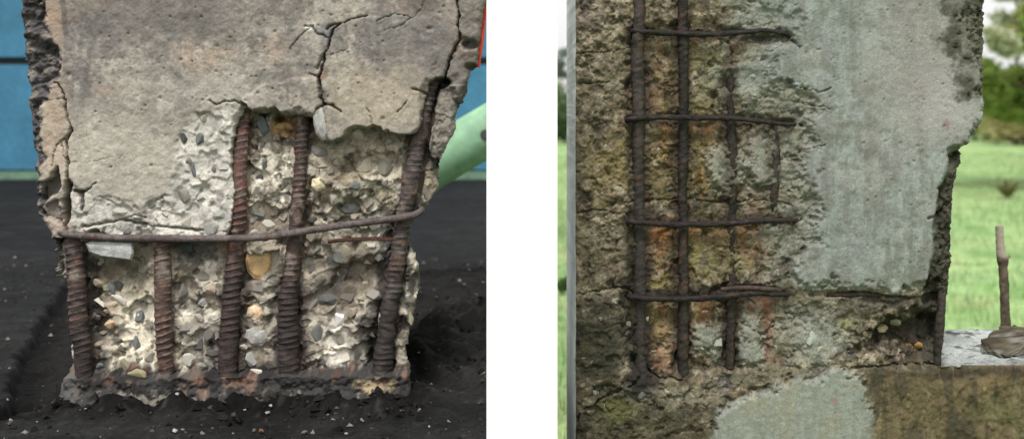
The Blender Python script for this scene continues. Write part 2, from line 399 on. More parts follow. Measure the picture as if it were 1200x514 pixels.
# ---- lawn (right), one sheet to the horizon
lx = axis((-400, -20, 20), (-20, 0, 1.0), (0, 4, 0.06), (4, 16, 0.25), (16, 60, 2), (60, 401, 20))
ly = axis((-60, -2, 4), (-2, 0.0, .2), (0.0, 6, 0.06), (6, 34, 0.35), (34, 80, 3), (80, 600, 30))
LX, LY = np.meshgrid(lx, ly)
near = np.exp(-np.hypot(LX, LY) / 60)
lz = LAWN + near * (0.02 * fbm(LX * 1000, LY * 1000, 1500, 61, 3) + 0.008 * fbm(LX * 1000, LY * 1000, 250, 62, 3))
lz = np.where(LX < -0.05, LAWN - 0.35, lz)
lcol = np.tile(A(166, 200, 136, 1.6), LX.shape + (1,))
lcol = mix(lcol, A(186, 212, 146, 1.6), sstep(-.2, .6, fbm(LX * 1000, LY * 1000, 900, 63, 4)))
lcol = mix(lcol, A(132, 176, 96, 1.6), .7 * sstep(0.1, .7, fbm(LX * 1000, LY * 1000, 420, 64, 4)))
lcol = mix(lcol, A(196, 190, 140, 1.6), .55 * sstep(.3, .7, fbm(LX * 1000, LY * 1000, 300, 65, 4))); lcol = mix(lcol, A(96, 140, 70, 1.6), .5 * sstep(.35, .7, fbm(LX * 1000, LY * 1000, 160, 66, 4)))
li = np.arange(LX.size).reshape(LX.shape)
lq = np.stack([li[:-1, :-1], li[:-1, 1:], li[1:, 1:], li[1:, :-1]], -1).reshape(-1, 4)
o = link('lawn', np_mesh('lawn', np.stack([LX, LY, lz], -1).reshape(-1, 3), lq, lcol.reshape(-1, 3)), None, M['lawn'])
tag(o, 'bright green lawn behind the mossy column', kind='structure')
def lawn_z(x, y):
    x = np.asarray(x, float); y = np.asarray(y, float)
    n_ = np.exp(-np.hypot(x, y) / 60)
    return LAWN + n_ * (0.02 * fbm(x * 1000, y * 1000, 1500, 61, 3) + 0.008 * fbm(x * 1000, y * 1000, 250, 62, 3))

# grass blades over the near lawn
def blades(n, x0, x1, y0, y1, hmin, hmax, wid, seed):
    r = np.random.default_rng(seed)
    y = y0 + (y1 - y0) * r.random(n) ** 1.8; x = x0 + (x1 - x0) * r.random(n) * (0.35 + 0.65 * (y + 1.6) / (y1 + 1.6))
    z = lawn_z(x, y); h = r.uniform(hmin, hmax, n) * (0.35 + 1.1 * vnoise(x * 2.5, y * 1.2, 3)); a = r.uniform(0, 6.283, n); ln = r.uniform(.2, .9, n) * h; w = wid * (0.6 + 0.8 * r.random(n)) * (1 + y * .12)
    dx, dy = np.cos(a), np.sin(a); sx_, sy_ = -dy * w / 2, dx * w / 2
    v = np.empty((n, 3, 3)); v[:, 0] = np.stack([x - sx_, y - sy_, z - .005], -1); v[:, 1] = np.stack([x + sx_, y + sy_, z - .005], -1)
    v[:, 2] = np.stack([x + dx * ln, y + dy * ln, z + h], -1)
    c = np.array([1, 1, 1.0]) * r.uniform(.6, 1.25, (n, 1)); c = c * np.where(r.random((n, 1)) < .14, np.array([[1.35, 1.1, 1.1]]), 1)
    return v.reshape(-1, 3), np.arange(n * 3).reshape(n, 3), np.repeat(c, 3, axis=0) * 0.6
bv_, bf_, bc_ = blades(90000, 0.05, 11, 0.35, 22, 0.015, 0.065, 0.0045, 71)
M['grass'] = leaf_mat('grass_blades', (0.62, 0.86, 0.42))
o = link('grass', np_mesh('grass', bv_, bf_, bc_, smooth=False), None, M['grass'])
tag(o, 'short green grass blades covering the lawn', 'grass', kind='stuff')

# ================================================================== LEFT COLUMN
left = empty('concrete_column', (P(300, 480, 0.15).x, 0.15, 0.0))
tag(left, 'tan grey concrete column with spalled foot, five ribbed bars and grey stones exposed', 'column', 'broken reinforced columns')
def child_space(o):  # parts are built in world coordinates
    o.matrix_parent_inverse = o.parent.matrix_world.inverted() if o.parent else Matrix()
LINV = Matrix.Translation(-Vector(left.location))

us = np.arange(0, 582, 1.15)
vs_ = np.concatenate([np.linspace(-90, -36, 24), np.arange(-32, 512, 1.15)])
U, V = np.meshgrid(us, vs_)
wu = U + 3.0 * fbm(U, V, 16, 1) + 1.2 * fbm(U, V, 5, 2); wv = V + 3.0 * fbm(U, V, 16, 3) + 1.2 * fbm(U, V, 5, 4)

silL = [(15, -75), (15, 0), (19, 35), (21, 75), (26, 110), (31, 150), (35, 180), (38, 207), (38, 232), (38, 250), (50, 264), (58, 272), (61, 300), (62, 322), (71, 338), (73, 370), (75, 400), (75, 430), (67, 458), (66, 480), (64, 530),
        (488, 530), (482, 470), (480, 440), (474, 424), (474, 407), (480, 380), (486, 355), (490, 335), (489, 313), (485, 299), (477, 290), (476, 268), (486, 254), (494, 246), (501, 238), (509, 226), (512, 217), (510, 202), (514, 190), (525, 168), (533, 150), (534, 130), (543, 118), (548, 100), (551, 84), (559, 76), (560, 60), (563, 40), (566, 20), (570, 0), (573, -75)]
uc = (us[:-1] + us[1:]) / 2; vc = (vs_[:-1] + vs_[1:]) / 2
UC, VC = np.meshgrid(uc, vc)
sil = sdpoly(UC, VC, silL) + 1.4 * fbm(UC, VC, 9, 5) + 1.0 * fbm(UC, VC, 4, 6)
insideL = sil < 0
silv = sdpoly(U, V, silL) + 1.4 * fbm(U, V, 9, 5)

# --- depth (mm, positive = into the column)
n60 = fbm(U, V, 70, 11); n14 = fbm(U, V, 14, 12); n5 = fbm(U, V, 5, 13, 3)
F1, F2, FID, FX, FY = worley(wu, wv, 30, 14); G1, G2, GID, GX_, GY_ = worley(wu, wv, 11, 15); K1, K2, KID, _, _ = worley(U, V, 5.0, 16)
facet = (FID - .5) * 14 + (FX * (_hash(np.floor(FID * 9999), FID * 0, 3) - .5) + FY * (_hash(np.floor(FID * 9999), FID * 0, 4) - .5)) * 22
facet2 = (GID - .5) * 6 + (GX_ * (_hash(np.floor(GID * 9999), GID * 0, 5) - .5) + GY_ * (_hash(np.floor(GID * 9999), GID * 0, 6) - .5)) * 9
pebble = -2.0 * np.sqrt(np.clip(1 - (K1 / 0.55) ** 2, 0, 1))
hollow = sstep(.22, .55, fbm(U, V, 24, 17, 3) + .18 * n5)
rawtex = facet * .75 + facet2 * .6 + pebble * .35 + 1.7 * n14 + 1.0 * n5 + 9 * hollow + .25 * rng.normal(size=U.shape)

Y = 1.4 * n60 + 0.5 * n14 + 0.35 * n5
polyA = [(205, 190), (211, 152), (228, 138), (245, 126), (262, 121), (290, 118), (300, 300), (60, 300), (80, 268), (84, 236), (84, 218), (104, 220), (118, 226), (140, 240), (168, 248), (186, 228), (196, 208)]
polyB = [(284, 119), (290, 129), (300, 131), (322, 128), (332, 136), (350, 133), (366, 140), (368, 152), (378, 167), (388, 168), (405, 160), (425, 150), (436, 144), (450, 155), (470, 158), (488, 155), (494, 130), (502, 99), (524, 92), (528, 99), (514, 110), (511, 140), (502, 176), (512, 190), (520, 230), (500, 275), (500, 440), (60, 444), (60, 279), (150, 283), (262, 280), (272, 240), (270, 200), (273, 160), (280, 135)]
sA = sdpoly(wu, wv, polyA); sB = sdpoly(wu, wv, polyB)
mA = sstep(9, -9, sA + 9 * n14 + 3 * n5); mB = sstep(0.8, -2.2, sB)
mBsoft = sstep(0, -14, sB)
Y = Y * (1 - mA) + mA * (3.0 + 3.5 * sstep(0, -60, sA) + rawtex * .34)
deep = 25 + rawtex * .8
deep = deep - 9 * sstep(40, 0, np.abs(V - 215)) * (U > 372) * (U < 470)        # shallower between the fourth and fifth bar
deep = deep + 5 * sstep(0, 40, 330 - V) * (U < 285) * (V > 278)
Y = Y * (1 - mB) + mB * deep
def add_cav(u, v, ru, rv, d, amp=.3):
    global Y
    Y = Y + d * blob(U, V, u, v, ru, rv, .45, n14, amp)
for a in [(302, 139, 22, 9, 20), (345, 146, 22, 13, 16), (330, 139, 34, 6, 12), (420, 322, 26, 18, 17), (452, 330, 12, 60, 9), (128, 313, 34, 8, 10), (248, 297, 13, 10, 13), (232, 286, 36, 6, 8), (330, 285, 14, 6, 8),
          (445, 415, 18, 22, 10), (168, 285, 14, 18, 9), (375, 262, 40, 5, 4), (410, 245, 18, 8, 4), (105, 372, 8, 55, 8), (500, 190, 9, 12, 8), (240, 360, 16, 10, 6), (305, 344, 16, 5, 6), (500, 118, 6, 20, 8), (424, 428, 30, 10, 8), (390, 345, 18, 12, 7)]: add_cav(*a)
Y = Y - 12 * blob(U, V, 482, 345, 9, 58, .4, n14, .2) * mB                     # lump right of the last bar
Y = Y - 12 * blob(U, V, 503, 222, 10, 24, .4, n14, .2) * mB
# strip of broken concrete right of the last bar
strip = sdpoly(wu, wv, [(513, 104), (534, 104), (540, 130), (528, 170), (512, 192), (503, 182), (510, 140)])
mS = sstep(2, -3, strip); Y = Y * (1 - mS) + mS * (9 + rawtex * .45)
# left edge broken away
chipL = np.interp(V, [-1600, 0, 20, 40, 60, 78, 90, 104, 125, 150, 172, 186, 200, 240, 262], [52, 50, 54, 56, 68, 72, 69, 60, 48, 47, 46, 56, 47, 50, 52]) + 4 * n14 + 2 * n5
mC = sstep(3, -5, U - chipL)
rg = 1 - np.abs(fbm(U - .5 * V, V + .3 * U, 26, 21, 4, sx=1.5, sy=.8))
Y = Y * (1 - mC) + mC * (6 + 0.28 * np.clip(chipL - U, 0, 60) + (rg - .5) * 13 + 2.0 * n5)
# dark hollow beside the slot and loose flakes lower left
mH = sstep(2, -3, sdpoly(wu, wv, [(66, 196), (71, 213), (66, 228), (50, 238), (47, 226), (50, 214), (58, 210)])); Y += 14 * mH
mH2 = sstep(2, -3, sdpoly(wu, wv, [(50, 240), (70, 236), (72, 264), (62, 262), (48, 250)])); Y += mH2 * (7 + rawtex * .4)
# right edge: upper strip behind the long crack is a touch lower, notches
mR = sstep(-3, 3, U - np.interp(V, [-1600, 0, 30, 45, 60, 75, 96], [536, 535, 538, 538, 533, 525, 521])) * (V < 100); Y += mR * (4 + 1.5 * n14)
for a in [(551, 52, 8, 5, 10), (543, 48, 5, 4, 5), (552, 78, 7, 4, 14), (518, 97, 10, 5, 16), (508, 108, 5, 12, 14), (540, 118, 9, 12, 5)]: add_cav(*a)
# cracks: (points, width px at start/end, depth mm)
cracksL = [([(60, 96), (66, 98), (72, 105), (76, 118), (77, 130), (80, 146), (83, 153), (78, 162), (76, 166), (79, 180), (80, 190), (79, 200), (78, 216)], 1.5, 3.0, 13),
           ([(76, 163), (66, 170), (62, 182), (61, 194)], 1.6, 1.2, 7), ([(76, 116), (58, 117), (46, 116)], .8, .8, 3), ([(79, 190), (100, 191), (120, 187), (140, 181)], .6, .4, 1.2), ([(73, 168), (74, 182), (79, 187)], 1, 1, 5),
           ([(78, 214), (77, 235), (76, 268)], 6.0, 5.0, 26),
           ([(86, 224), (98, 224), (106, 220), (112, 213)], 3.2, 1.2, 12), ([(93, 226), (96, 246)], 5.5, 4, 11), ([(118, 230), (132, 238), (140, 244)], 1, 1, 3),
           ([(95, 266), (118, 262), (140, 258), (165, 263), (200, 267), (240, 271), (276, 272)], 3.0, 2.5, 9), ([(140, 258), (156, 252), (170, 256)], 1.5, 1, 5),
           ([(398, 27), (389, 36), (384, 52), (380, 66), (377, 80), (374, 92), (376, 106), (379, 118), (381, 123), (373, 128), (367, 140)], 2.6, 3.2, 14),
           ([(381, 122), (390, 124), (399, 131)], 3.0, 1.5, 10), ([(384, 33), (392, 28), (402, 27), (412, 22), (430, 19)], 3.2, 1.0, 8), ([(380, 66), (374, 72), (372, 80)], 5.0, 4.0, 8), ([(362, 86), (373, 90)], 1.6, 2, 6),
           ([(357, 30), (366, 31), (371, 39), (384, 44)], 1.2, 1.6, 6), ([(366, 31), (352, 42), (344, 52), (340, 58)], 1.2, .7, 4), ([(442, 25), (452, 20), (462, 17), (480, 19)], 1.4, .8, 4), ([(385, 66), (398, 60), (410, 62)], .8, .6, 2.5),
           ([(435, 145), (434, 132), (430, 124)], 1.4, .8, 4), ([(466, 132), (474, 124), (476, 118)], 1.8, 1.0, 5),
           ([(535, 0), (538, 15), (537, 30), (538, 45), (533, 60), (526, 72), (523, 84), (520, 96)], 2.2, 3.2, 12), ([(534, -40), (535, 0)], 2, 2.2, 10), ([(526, 72), (522, 90), (512, 97)], 1.2, 2, 8),
           ([(484, 104), (496, 108), (504, 112)], 1.5, 3.0, 9), ([(470, 30), (482, 22), (494, 10), (497, 0)], .9, .9, 3), ([(450, 36), (470, 30)], .8, .8, 2.5), ([(246, 118), (255, 123), (262, 118)], 1.8, 1.2, 7), ([(262, 120), (275, 118), (284, 122)], 1.4, 2.2, 7),
           ([(398, 40), (430, 45), (460, 60), (468, 78)], .4, .4, .6), ([(150, 150), (190, 162), (210, 158)], .4, .4, .5), ([(195, 228), (180, 236), (174, 245)], 1.2, 1, 4), ([(300, 62), (330, 66), (345, 60)], .4, .4, .5)]
crk = np.zeros(U.shape)
for pts, w0, w1, dp in cracksL:
    d, t = dline(U + 1.3 * n5 + 1.2 * n14, V + 1.1 * fbm(U, V, 6, 22), pts)
    w = (w0 + (w1 - w0) * t) * (0.75 + 0.45 * fbm(U, V, 12, 23))
    g = np.exp(-(d / np.maximum(w * .62, .45)) ** 2); Y += dp * g; crk = np.maximum(crk, g * min(1, dp / 10))
# bug holes
pits = [(188, 115, 1.6), (212, 70, 1.8), (177, 194, 1.9), (253, 84, 1.4), (322, 37, 1.8), (80, 88, 3.0), (502, 34, 2.4), (449, 139, 2.2), (170, 124, 1.4), (320, 104, 1.2), (236, 20, 1.4), (300, 90, 1.2), (420, 98, 1.3), (150, 40, 1.2), (130, 196, 1.2), (520, 8, 1.5), (388, 18, 1.4), (270, 44, 1.2)]
pits += [(rng.uniform(90, 520), rng.uniform(2, 150), rng.uniform(.6, 1.2)) for _ in range(60)]
for u, v, r in pits: Y += 3.2 * np.exp(-(((U - u) / r) ** 2 + ((V - v) / r) ** 2)) * (1 - mA) * (1 - mB)
# the foot: a low plinth bulging forward
ftc = sstep(426, 438, V + 7 * n14 + 4 * fbm(U, V, 40, 24) + 3 * n5)
ft = sstep(434, 454, V + 5 * n14 + 3 * fbm(U, V, 40, 24)); Y = Y * (1 - ft) + ft * (5 - 11 * sstep(444, 486, V) + 3.5 * n14 + 2.5 * fbm(U, V, 30, 25) + 1.4 * n5 + facet2 * .35)
Y += 9 * np.exp(np.clip(silv, -40, 0) / 2.6)                                     # rounded rim
YL = Y

flap = sstep(2, -2, sdpoly(wu, wv, [(384, 34), (402, 27), (430, 19), (470, 26), (500, 20), (512, 60), (500, 112), (492, 150), (470, 160), (450, 158), (436, 147), (405, 163), (388, 168), (381, 124), (375, 92)]))
YL = YL - flap * (1.5 + 4.0 * sstep(60, 160, V))                     # the loosened plate stands proud
flap2 = sstep(2, -2, sdpoly(wu, wv, [(372, 92), (380, 122), (368, 138), (350, 135), (332, 137), (322, 129), (290, 130), (284, 120), (310, 100), (350, 90)])); YL = YL - flap2 * 2.2
YL = YL + (1 - mA) * (1 - mB) * (.16 * rng.normal(size=U.shape) + .5 * fbm(U, V, 8, 26, 3))
# --- colour of the surface, with shade painted into its holes
c = np.tile(A(148, 141, 131), U.shape + (1,))
c = mix(c, A(124, 119, 113), sstep(-.1, .7, fbm(U, V, 95, 31, 5)))
c = mix(c, A(166, 157, 144), .8 * sstep(.05, .6, fbm(U, V, 45, 32, 5)))
c = mix(c, A(112, 106, 100), .55 * sstep(.2, .7, fbm(U, V, 30, 33, 5, sx=.8, sy=1.6)))
c = mix(c, A(172, 148, 126), .45 * sstep(.25, .75, fbm(U, V, 60, 34, 4)))
c = mix(c, A(180, 174, 162), .25 * sstep(.3, .65, fbm(U, V, 22, 35, 4, sx=.5, sy=3.0)))
c = mix(c, A(190, 183, 168), .35 * sstep(.45, .75, fbm(U, V, 9, 36, 3)))
c = mix(c, A(96, 90, 86), .5 * sstep(.5, .8, fbm(U, V, 7, 37, 3)))
c = mix(c, A(98, 93, 88), .5 * sstep(.15, .65, fbm(U, V, 34, 50, 5))); c = mix(c, A(88, 84, 80), .45 * sstep(.4, .7, fbm(U, V, 13, 51, 4)))
c *= np.array([.93, .935, .965]) * (1 + .15 * n5 + .08 * fbm(U, V, 2.6, 38, 2))[..., None]
c = mix(c, A(184, 178, 165), .55 * blob(U, V, 130, 190, 90, 60, .7, n60))
c = mix(c, A(176, 170, 160), .5 * blob(U, V, 250, 110, 60, 22, .6, n14))
c = mix(c, A(104, 100, 97), .6 * blob(U, V, 490, 60, 45, 70, .7, n60, .5))
c = mix(c, A(176, 164, 142), .5 * blob(U, V, 440, 120, 60, 34, .7, n14))
c = mix(c, A(104, 99, 96), .65 * blob(U, V, 190, 8, 140, 34, .8, n60, .6))
c = mix(c, A(172, 150, 128), .5 * blob(U, V, 62, 150, 16, 60, .6, n14)); c = mix(c, A(176, 150, 126), .45 * blob(U, V, 60, 30, 14, 50, .6, n14))
c = mix(c, A(92, 86, 84), .8 * sstep(4.2, 2.2, dline(U + 1.5 * n14, V, [(73, -40), (74, 15), (77, 40)])[0]))
c = mix(c, A(72, 69, 68), .6 * blob(U, V, 497, 3, 16, 10, .6, n14))
c = mix(c, A(120, 92, 78), .7 * blob(U, V, 379, 88, 7, 6, .4, n14)); c = mix(c, A(112, 112, 118), .6 * blob(U, V, 379, 36, 9, 8, .4, n14)); c = mix(c, A(214, 208, 198), .8 * blob(U, V, 363, 33, 6, 4, .5, n14))
# raw broken concrete
pal = np.array([A(188, 180, 164), A(168, 160, 144), A(206, 200, 186), A(140, 134, 122), A(180, 168, 146), A(120, 116, 108), A(196, 190, 178), A(154, 142, 122), A(222, 216, 202), A(106, 102, 94), A(176, 172, 164), A(130, 124, 110)])
rc = pal[(KID * 11.99).astype(int)] * .5 + pal[(GID * 11.99).astype(int)] * .5
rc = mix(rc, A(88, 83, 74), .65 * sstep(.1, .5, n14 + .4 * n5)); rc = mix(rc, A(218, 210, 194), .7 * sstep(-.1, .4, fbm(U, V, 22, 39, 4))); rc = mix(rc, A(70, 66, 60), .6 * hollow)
rc = rc * .91 * (1 + .18 * fbm(U, V, 2.6, 40, 2))[..., None]; rc = rc * .8 + rc.mean(-1, keepdims=True) * .2
cA = rc * .34 + A(200, 196, 188) * .66; cA = cA * (1 + .18 * n5)[..., None]
cA = mix(cA, A(104, 101, 96), .6 * sstep(.35, .7, fbm(U, V, 8, 43, 3)))
c = c * (1 - mA[..., None]) + cA * mA[..., None]
lowr = sstep(255, 300, V)
cB = rc * (1.0 + .05 * lowr)[..., None]
cB = mix(cB, A(150, 142, 120), .45 * blob(U, V, 425, 200, 60, 60, .6, n60))        # sandy between bars four and five
cB = mix(cB, A(214, 208, 194), .7 * sstep(-.15, .35, fbm(U, V, 36, 44, 4)) * lowr)
cB = mix(cB, A(112, 106, 84), .6 * blob(U, V, 150, 330, 60, 28, .6, n60, .6)); cB = mix(cB, A(84, 84, 80), .7 * blob(U, V, 222, 290, 40, 14, .5, n14))
cB = mix(cB, A(222, 215, 195), .75 * blob(U, V, 150, 405, 55, 34, .6, n14, .7)); cB = mix(cB, A(226, 222, 212), .7 * blob(U, V, 405, 395, 30, 40, .6, n14, .8)); cB = mix(cB, A(232, 230, 226), .85 * blob(U, V, 446, 290, 9, 26, .5, n14, .6))
cB = mix(cB, A(92, 88, 76), .75 * blob(U, V, 415, 325, 34, 24, .6, n14, .5)); cB = mix(cB, A(70, 68, 64), .6 * blob(U, V, 392, 352, 24, 18, .6, n14, .7)); cB = mix(cB, A(180, 140, 92), .5 * blob(U, V, 262, 290, 14, 9, .6, n14, .6))
cB = mix(cB, A(176, 136, 84), .7 * blob(U, V, 328, 148, 16, 12, .6, n14, .5)); cB = mix(cB, A(150, 96, 66), .6 * blob(U, V, 100, 420, 10, 14, .6, n14)); cB = mix(cB, A(188, 152, 116), .5 * blob(U, V, 118, 366, 12, 8, .6, n14))
cB = mix(cB, A(52, 49, 46), .75 * sstep(.42, .75, fbm(U, V, 12, 45, 3))); cB = mix(cB, A(108, 97, 84), .6 * sstep(.0, .5, fbm(U, V, 55, 53, 4))); cB = mix(cB, A(60, 54, 49), .55 * sstep(.15, .6, fbm(U, V, 32, 54, 4)) * sstep(300, 380, V)); cB = cB * np.array([1.02, 1.0, .97])
c = c * (1 - mB[..., None]) + cB * mB[..., None]
c = c * (1 - mS[..., None]) + (rc * .35 + A(112, 104, 98) * .65) * mS[..., None]
chc = A(78, 75, 76) * (1 + .3 * n14 + .25 * n5)[..., None]; chc = mix(chc, A(56, 54, 56), sstep(-.1, .5, fbm(U, V, 18, 46, 4, sx=1.6))); chc = mix(chc, A(132, 124, 116), .6 * sstep(.3, .7, fbm(U, V, 14, 47, 3)))
c = c * (1 - mC[..., None]) + chc * mC[..., None]
c = mix(c, A(58, 55, 53), .85 * mH); c = mix(c, A(110, 106, 104), .6 * mH2); c = mix(c, A(112, 106, 100), .5 * mR)
for a in [(551, 52, 7, 3.5), (553, 78, 6, 3), (518, 97, 12, 6), (508, 108, 6, 13), (540, 118, 10, 14), (503, 186, 10, 10)]: c = mix(c, A(56, 53, 51), .7 * blob(U, V, *a, .6, n14 + .5 * n5, .7))  # holes and notches coloured dark for the shade inside them
c = mix(c, A(70, 65, 60), .6 * crk)
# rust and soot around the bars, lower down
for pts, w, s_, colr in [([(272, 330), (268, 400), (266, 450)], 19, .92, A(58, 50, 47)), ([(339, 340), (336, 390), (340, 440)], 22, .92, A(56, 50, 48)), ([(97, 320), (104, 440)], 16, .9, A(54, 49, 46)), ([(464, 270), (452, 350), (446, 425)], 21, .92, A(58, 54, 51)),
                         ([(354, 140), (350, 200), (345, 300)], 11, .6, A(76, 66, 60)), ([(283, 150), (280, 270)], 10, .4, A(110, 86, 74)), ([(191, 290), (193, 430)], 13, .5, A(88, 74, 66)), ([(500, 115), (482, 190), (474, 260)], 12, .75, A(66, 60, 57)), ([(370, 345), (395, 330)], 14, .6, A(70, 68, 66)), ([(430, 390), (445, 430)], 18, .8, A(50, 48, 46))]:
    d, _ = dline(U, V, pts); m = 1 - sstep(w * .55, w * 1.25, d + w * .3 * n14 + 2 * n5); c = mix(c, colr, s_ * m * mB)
# sooty foot with pale scuffs
fc_ = A(58, 57, 56) * (1 + .25 * n14 + .2 * n5)[..., None]
fc_ = mix(fc_, A(40, 39, 38), sstep(-.1, .5, fbm(U, V, 26, 48, 4)))
fc_ = mix(fc_, A(140, 134, 124), .65 * sstep(.1, .5, n14 + .6 * n5 + .8 * blob(U, V, 175, 468, 66, 8, .6) - .55)); fc_ = mix(fc_, A(122, 100, 86), .6 * sstep(.1, .5, n14 + .8 * blob(U, V, 270, 458, 50, 14, .6) - .5))
fc_ = mix(fc_, A(176, 158, 126), .75 * blob(U, V, 441, 452, 20, 8, .5, n14, .8)); fc_ = mix(fc_, A(100, 72, 60), .5 * sstep(.25, .6, n14 + .3 * blob(U, V, 200, 447, 120, 6, .5)) * sstep(462, 446, V)); fc_ = mix(fc_, A(88, 87, 86), .7 * blob(U, V, 78, 462, 12, 26, .6, n14)); fc_ = mix(fc_, A(104, 97, 88), .55 * sstep(.4, .7, fbm(U, V, 10, 49, 3)) * sstep(0, 20, 330 - U))
c = c * (1 - ftc[..., None]) + fc_ * ftc[..., None]
c = c * (1 + (.09 + .05 * mB)[..., None] * rng.normal(size=U.shape)[..., None]).clip(.6, 1.5)
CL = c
LG, GR, DG, BG, WH, OC, PE, OL, TN = A(166, 166, 161), A(128, 126, 120), A(84, 84, 81), A(112, 114, 115), A(204, 199, 187), A(192, 160, 114), A(208, 180, 148), A(158, 151, 118), A(176, 164, 142)
SL = [(216, 162, 9, 14, 10, DG), (235, 163, 12, 15, -20, BG), (228, 199, 10, 18, 5, BG), (251, 199, 6, 9, 0, GR), (223, 187, 14, 8, 30, GR), (262, 196, 12, 10, 0, LG), (310, 151, 14, 32, 22, A(104, 110, 112)), (328, 150, 16, 12, 10, A(172, 142, 100)), (312, 192, 13, 16, -10, BG), (306, 212, 12, 15, 0, DG), (300, 222, 13, 18, 0, WH),
      (303, 248, 18, 14, -15, BG), (322, 232, 14, 9, 10, GR), (301, 233, 7, 9, 0, A(150, 120, 96)), (367, 257, 13, 9, -5, DG), (382, 258, 12, 8, -20, DG), (416, 219, 16, 11, 15, BG), (424, 227, 8, 7, 0, DG), (371, 293, 14, 12, 30, GR), (389, 306, 10, 18, 15, BG), (382, 304, 8, 16, 0, TN),
      (297, 337, 28, 9, -6, GR), (296, 420, 22, 18, 10, LG), (130, 340, 12, 22, 10, BG), (140, 351, 24, 11, -28, WH), (118, 353, 18, 9, -35, WH), (140, 334, 12, 14, 30, DG), (160, 333, 8, 16, -20, GR), (216, 291, 30, 17, 0, A(92, 98, 96)), (160, 401, 9, 18, 5, BG), (147, 428, 16, 20, -25, A(138, 132, 112)), (163, 438, 30, 15, 3, OL), (122, 414, 12, 8, 40, GR), (118, 428, 12, 8, 30, BG),
      (240, 353, 16, 12, 10, LG), (248, 340, 14, 12, 0, A(176, 158, 140)), (216, 382, 14, 18, 0, GR), (222, 420, 20, 16, 20, WH), (232, 402, 14, 20, 0, DG), (214, 340, 16, 22, 0, GR), (364, 411, 12, 10, 20, DG), (379, 426, 13, 9, -10, DG), (372, 388, 16, 26, 10, A(112, 112, 108)), (384, 352, 22, 18, 30, A(98, 98, 96)), (398, 300, 18, 20, 0, LG), (484, 341, 8, 18, 0, DG), (481, 372, 8, 20, 10, A(190, 186, 160)), (500, 228, 10, 14, 0, GR), (502, 214, 10, 10, 0, TN), (305, 170, 12, 10, 30, GR), (395, 190, 12, 9, 0, TN), (440, 185, 11, 9, 0, A(150, 140, 122)), (452, 214, 10, 8, 20, GR), (340, 166, 8, 10, 0, GR), (315, 262, 18, 10, 0, WH), (310, 280, 12, 8, 0, A(96, 84, 68)), (130, 379, 14, 12, 0, A(196, 168, 138)), (112, 384, 12, 14, 0, BG), (164, 372, 14, 20, 0, BG), (300, 435, 16, 14, 0, WH), (445, 372, 8, 24, 4, A(206, 202, 196)), (398, 372, 12, 18, 0, A(226, 224, 218)), (402, 420, 20, 12, 20, A(206, 198, 184)), (252, 172, 18, 9, 25, A(182, 176, 164))]
def ydepth(Yf, uarr, varr, u, v, r=3):
    i = int(np.argmin(abs(varr - v))); j = int(np.argmin(abs(uarr - u)))
    return float(np.median(Yf[max(0, i - r):i + r + 1, max(0, j - r):j + r + 1]))
for s in SL:                                           # each bigger stone sits in its own socket
    y = ydepth(YL, us, vs_, s[0], s[1], 4); m = blob(U, V, s[0], s[1], s[2] * .62, s[3] * .62, .3); YL = YL * (1 - m) + m * (y + 1.5)
barlines = [[(88, 280), (97, 440)], [(190, 280), (194, 440)], [(286, 140), (281, 200), (281, 262), (272, 340), (266, 450)], [(354, 130), (351, 210), (343, 310), (338, 440)], [(505, 100), (480, 220), (460, 340), (448, 440)]]
def near_bar(u, v, lim):
    for ln in barlines:
        d, _ = dline(np.array([u], float), np.array([v], float), ln)
        if d[0] < lim: return True
    return False
placed = [(s[0], s[1], max(s[2], s[3]) / 2) for s in SL] + [(303, 308, 21), (299, 366, 11), (300, 393, 14), (374, 215, 11), (411, 244, 15), (378, 146, 20)]
RS = []
rndcol = [LG, GR, DG, BG, WH, TN, A(160, 152, 136), A(198, 190, 174), A(144, 140, 132), A(120, 116, 106)]
tries = 0; nrand = 0
while nrand < 112 and tries < 14000:
    tries += 1
    u = random.uniform(104, 466); v = random.uniform(136, 430)
    i = int(np.argmin(abs(vs_ - v))); j = int(np.argmin(abs(us - u)))
    if mB[i, j] < .95 and mA[i, j] < .9: continue
    if mB[i, j] < .95 and random.random() < .87: continue
    r = random.uniform(4.6, 12.0)
    if near_bar(u, v, 12 + r * .5) or any(math.hypot(u - a, v - b) < (r + q) * .86 for a, b, q in placed): continue
    placed.append((u, v, r)); nrand += 1
    cc = random.choice(rndcol) * random.uniform(.7, 1.0) * .62 + CL[i, j] * .38
    h_ = 2 * r * random.uniform(.6, 1.0); a_ = random.uniform(-60, 60); y = ydepth(YL, us, vs_, u, v, 4); t = r * .45 + 2
    m = blob(U, V, u, v, r * 1.15, h_ * .58, .3); YL = YL * (1 - m) + m * (y + 1.0); RS.append((u, v, 2 * r, h_, a_, cc, t, y))
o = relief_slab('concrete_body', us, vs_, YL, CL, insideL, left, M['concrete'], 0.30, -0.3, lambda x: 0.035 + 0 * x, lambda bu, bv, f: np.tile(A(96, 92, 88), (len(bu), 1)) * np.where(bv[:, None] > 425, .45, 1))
o.matrix_parent_inverse = LINV

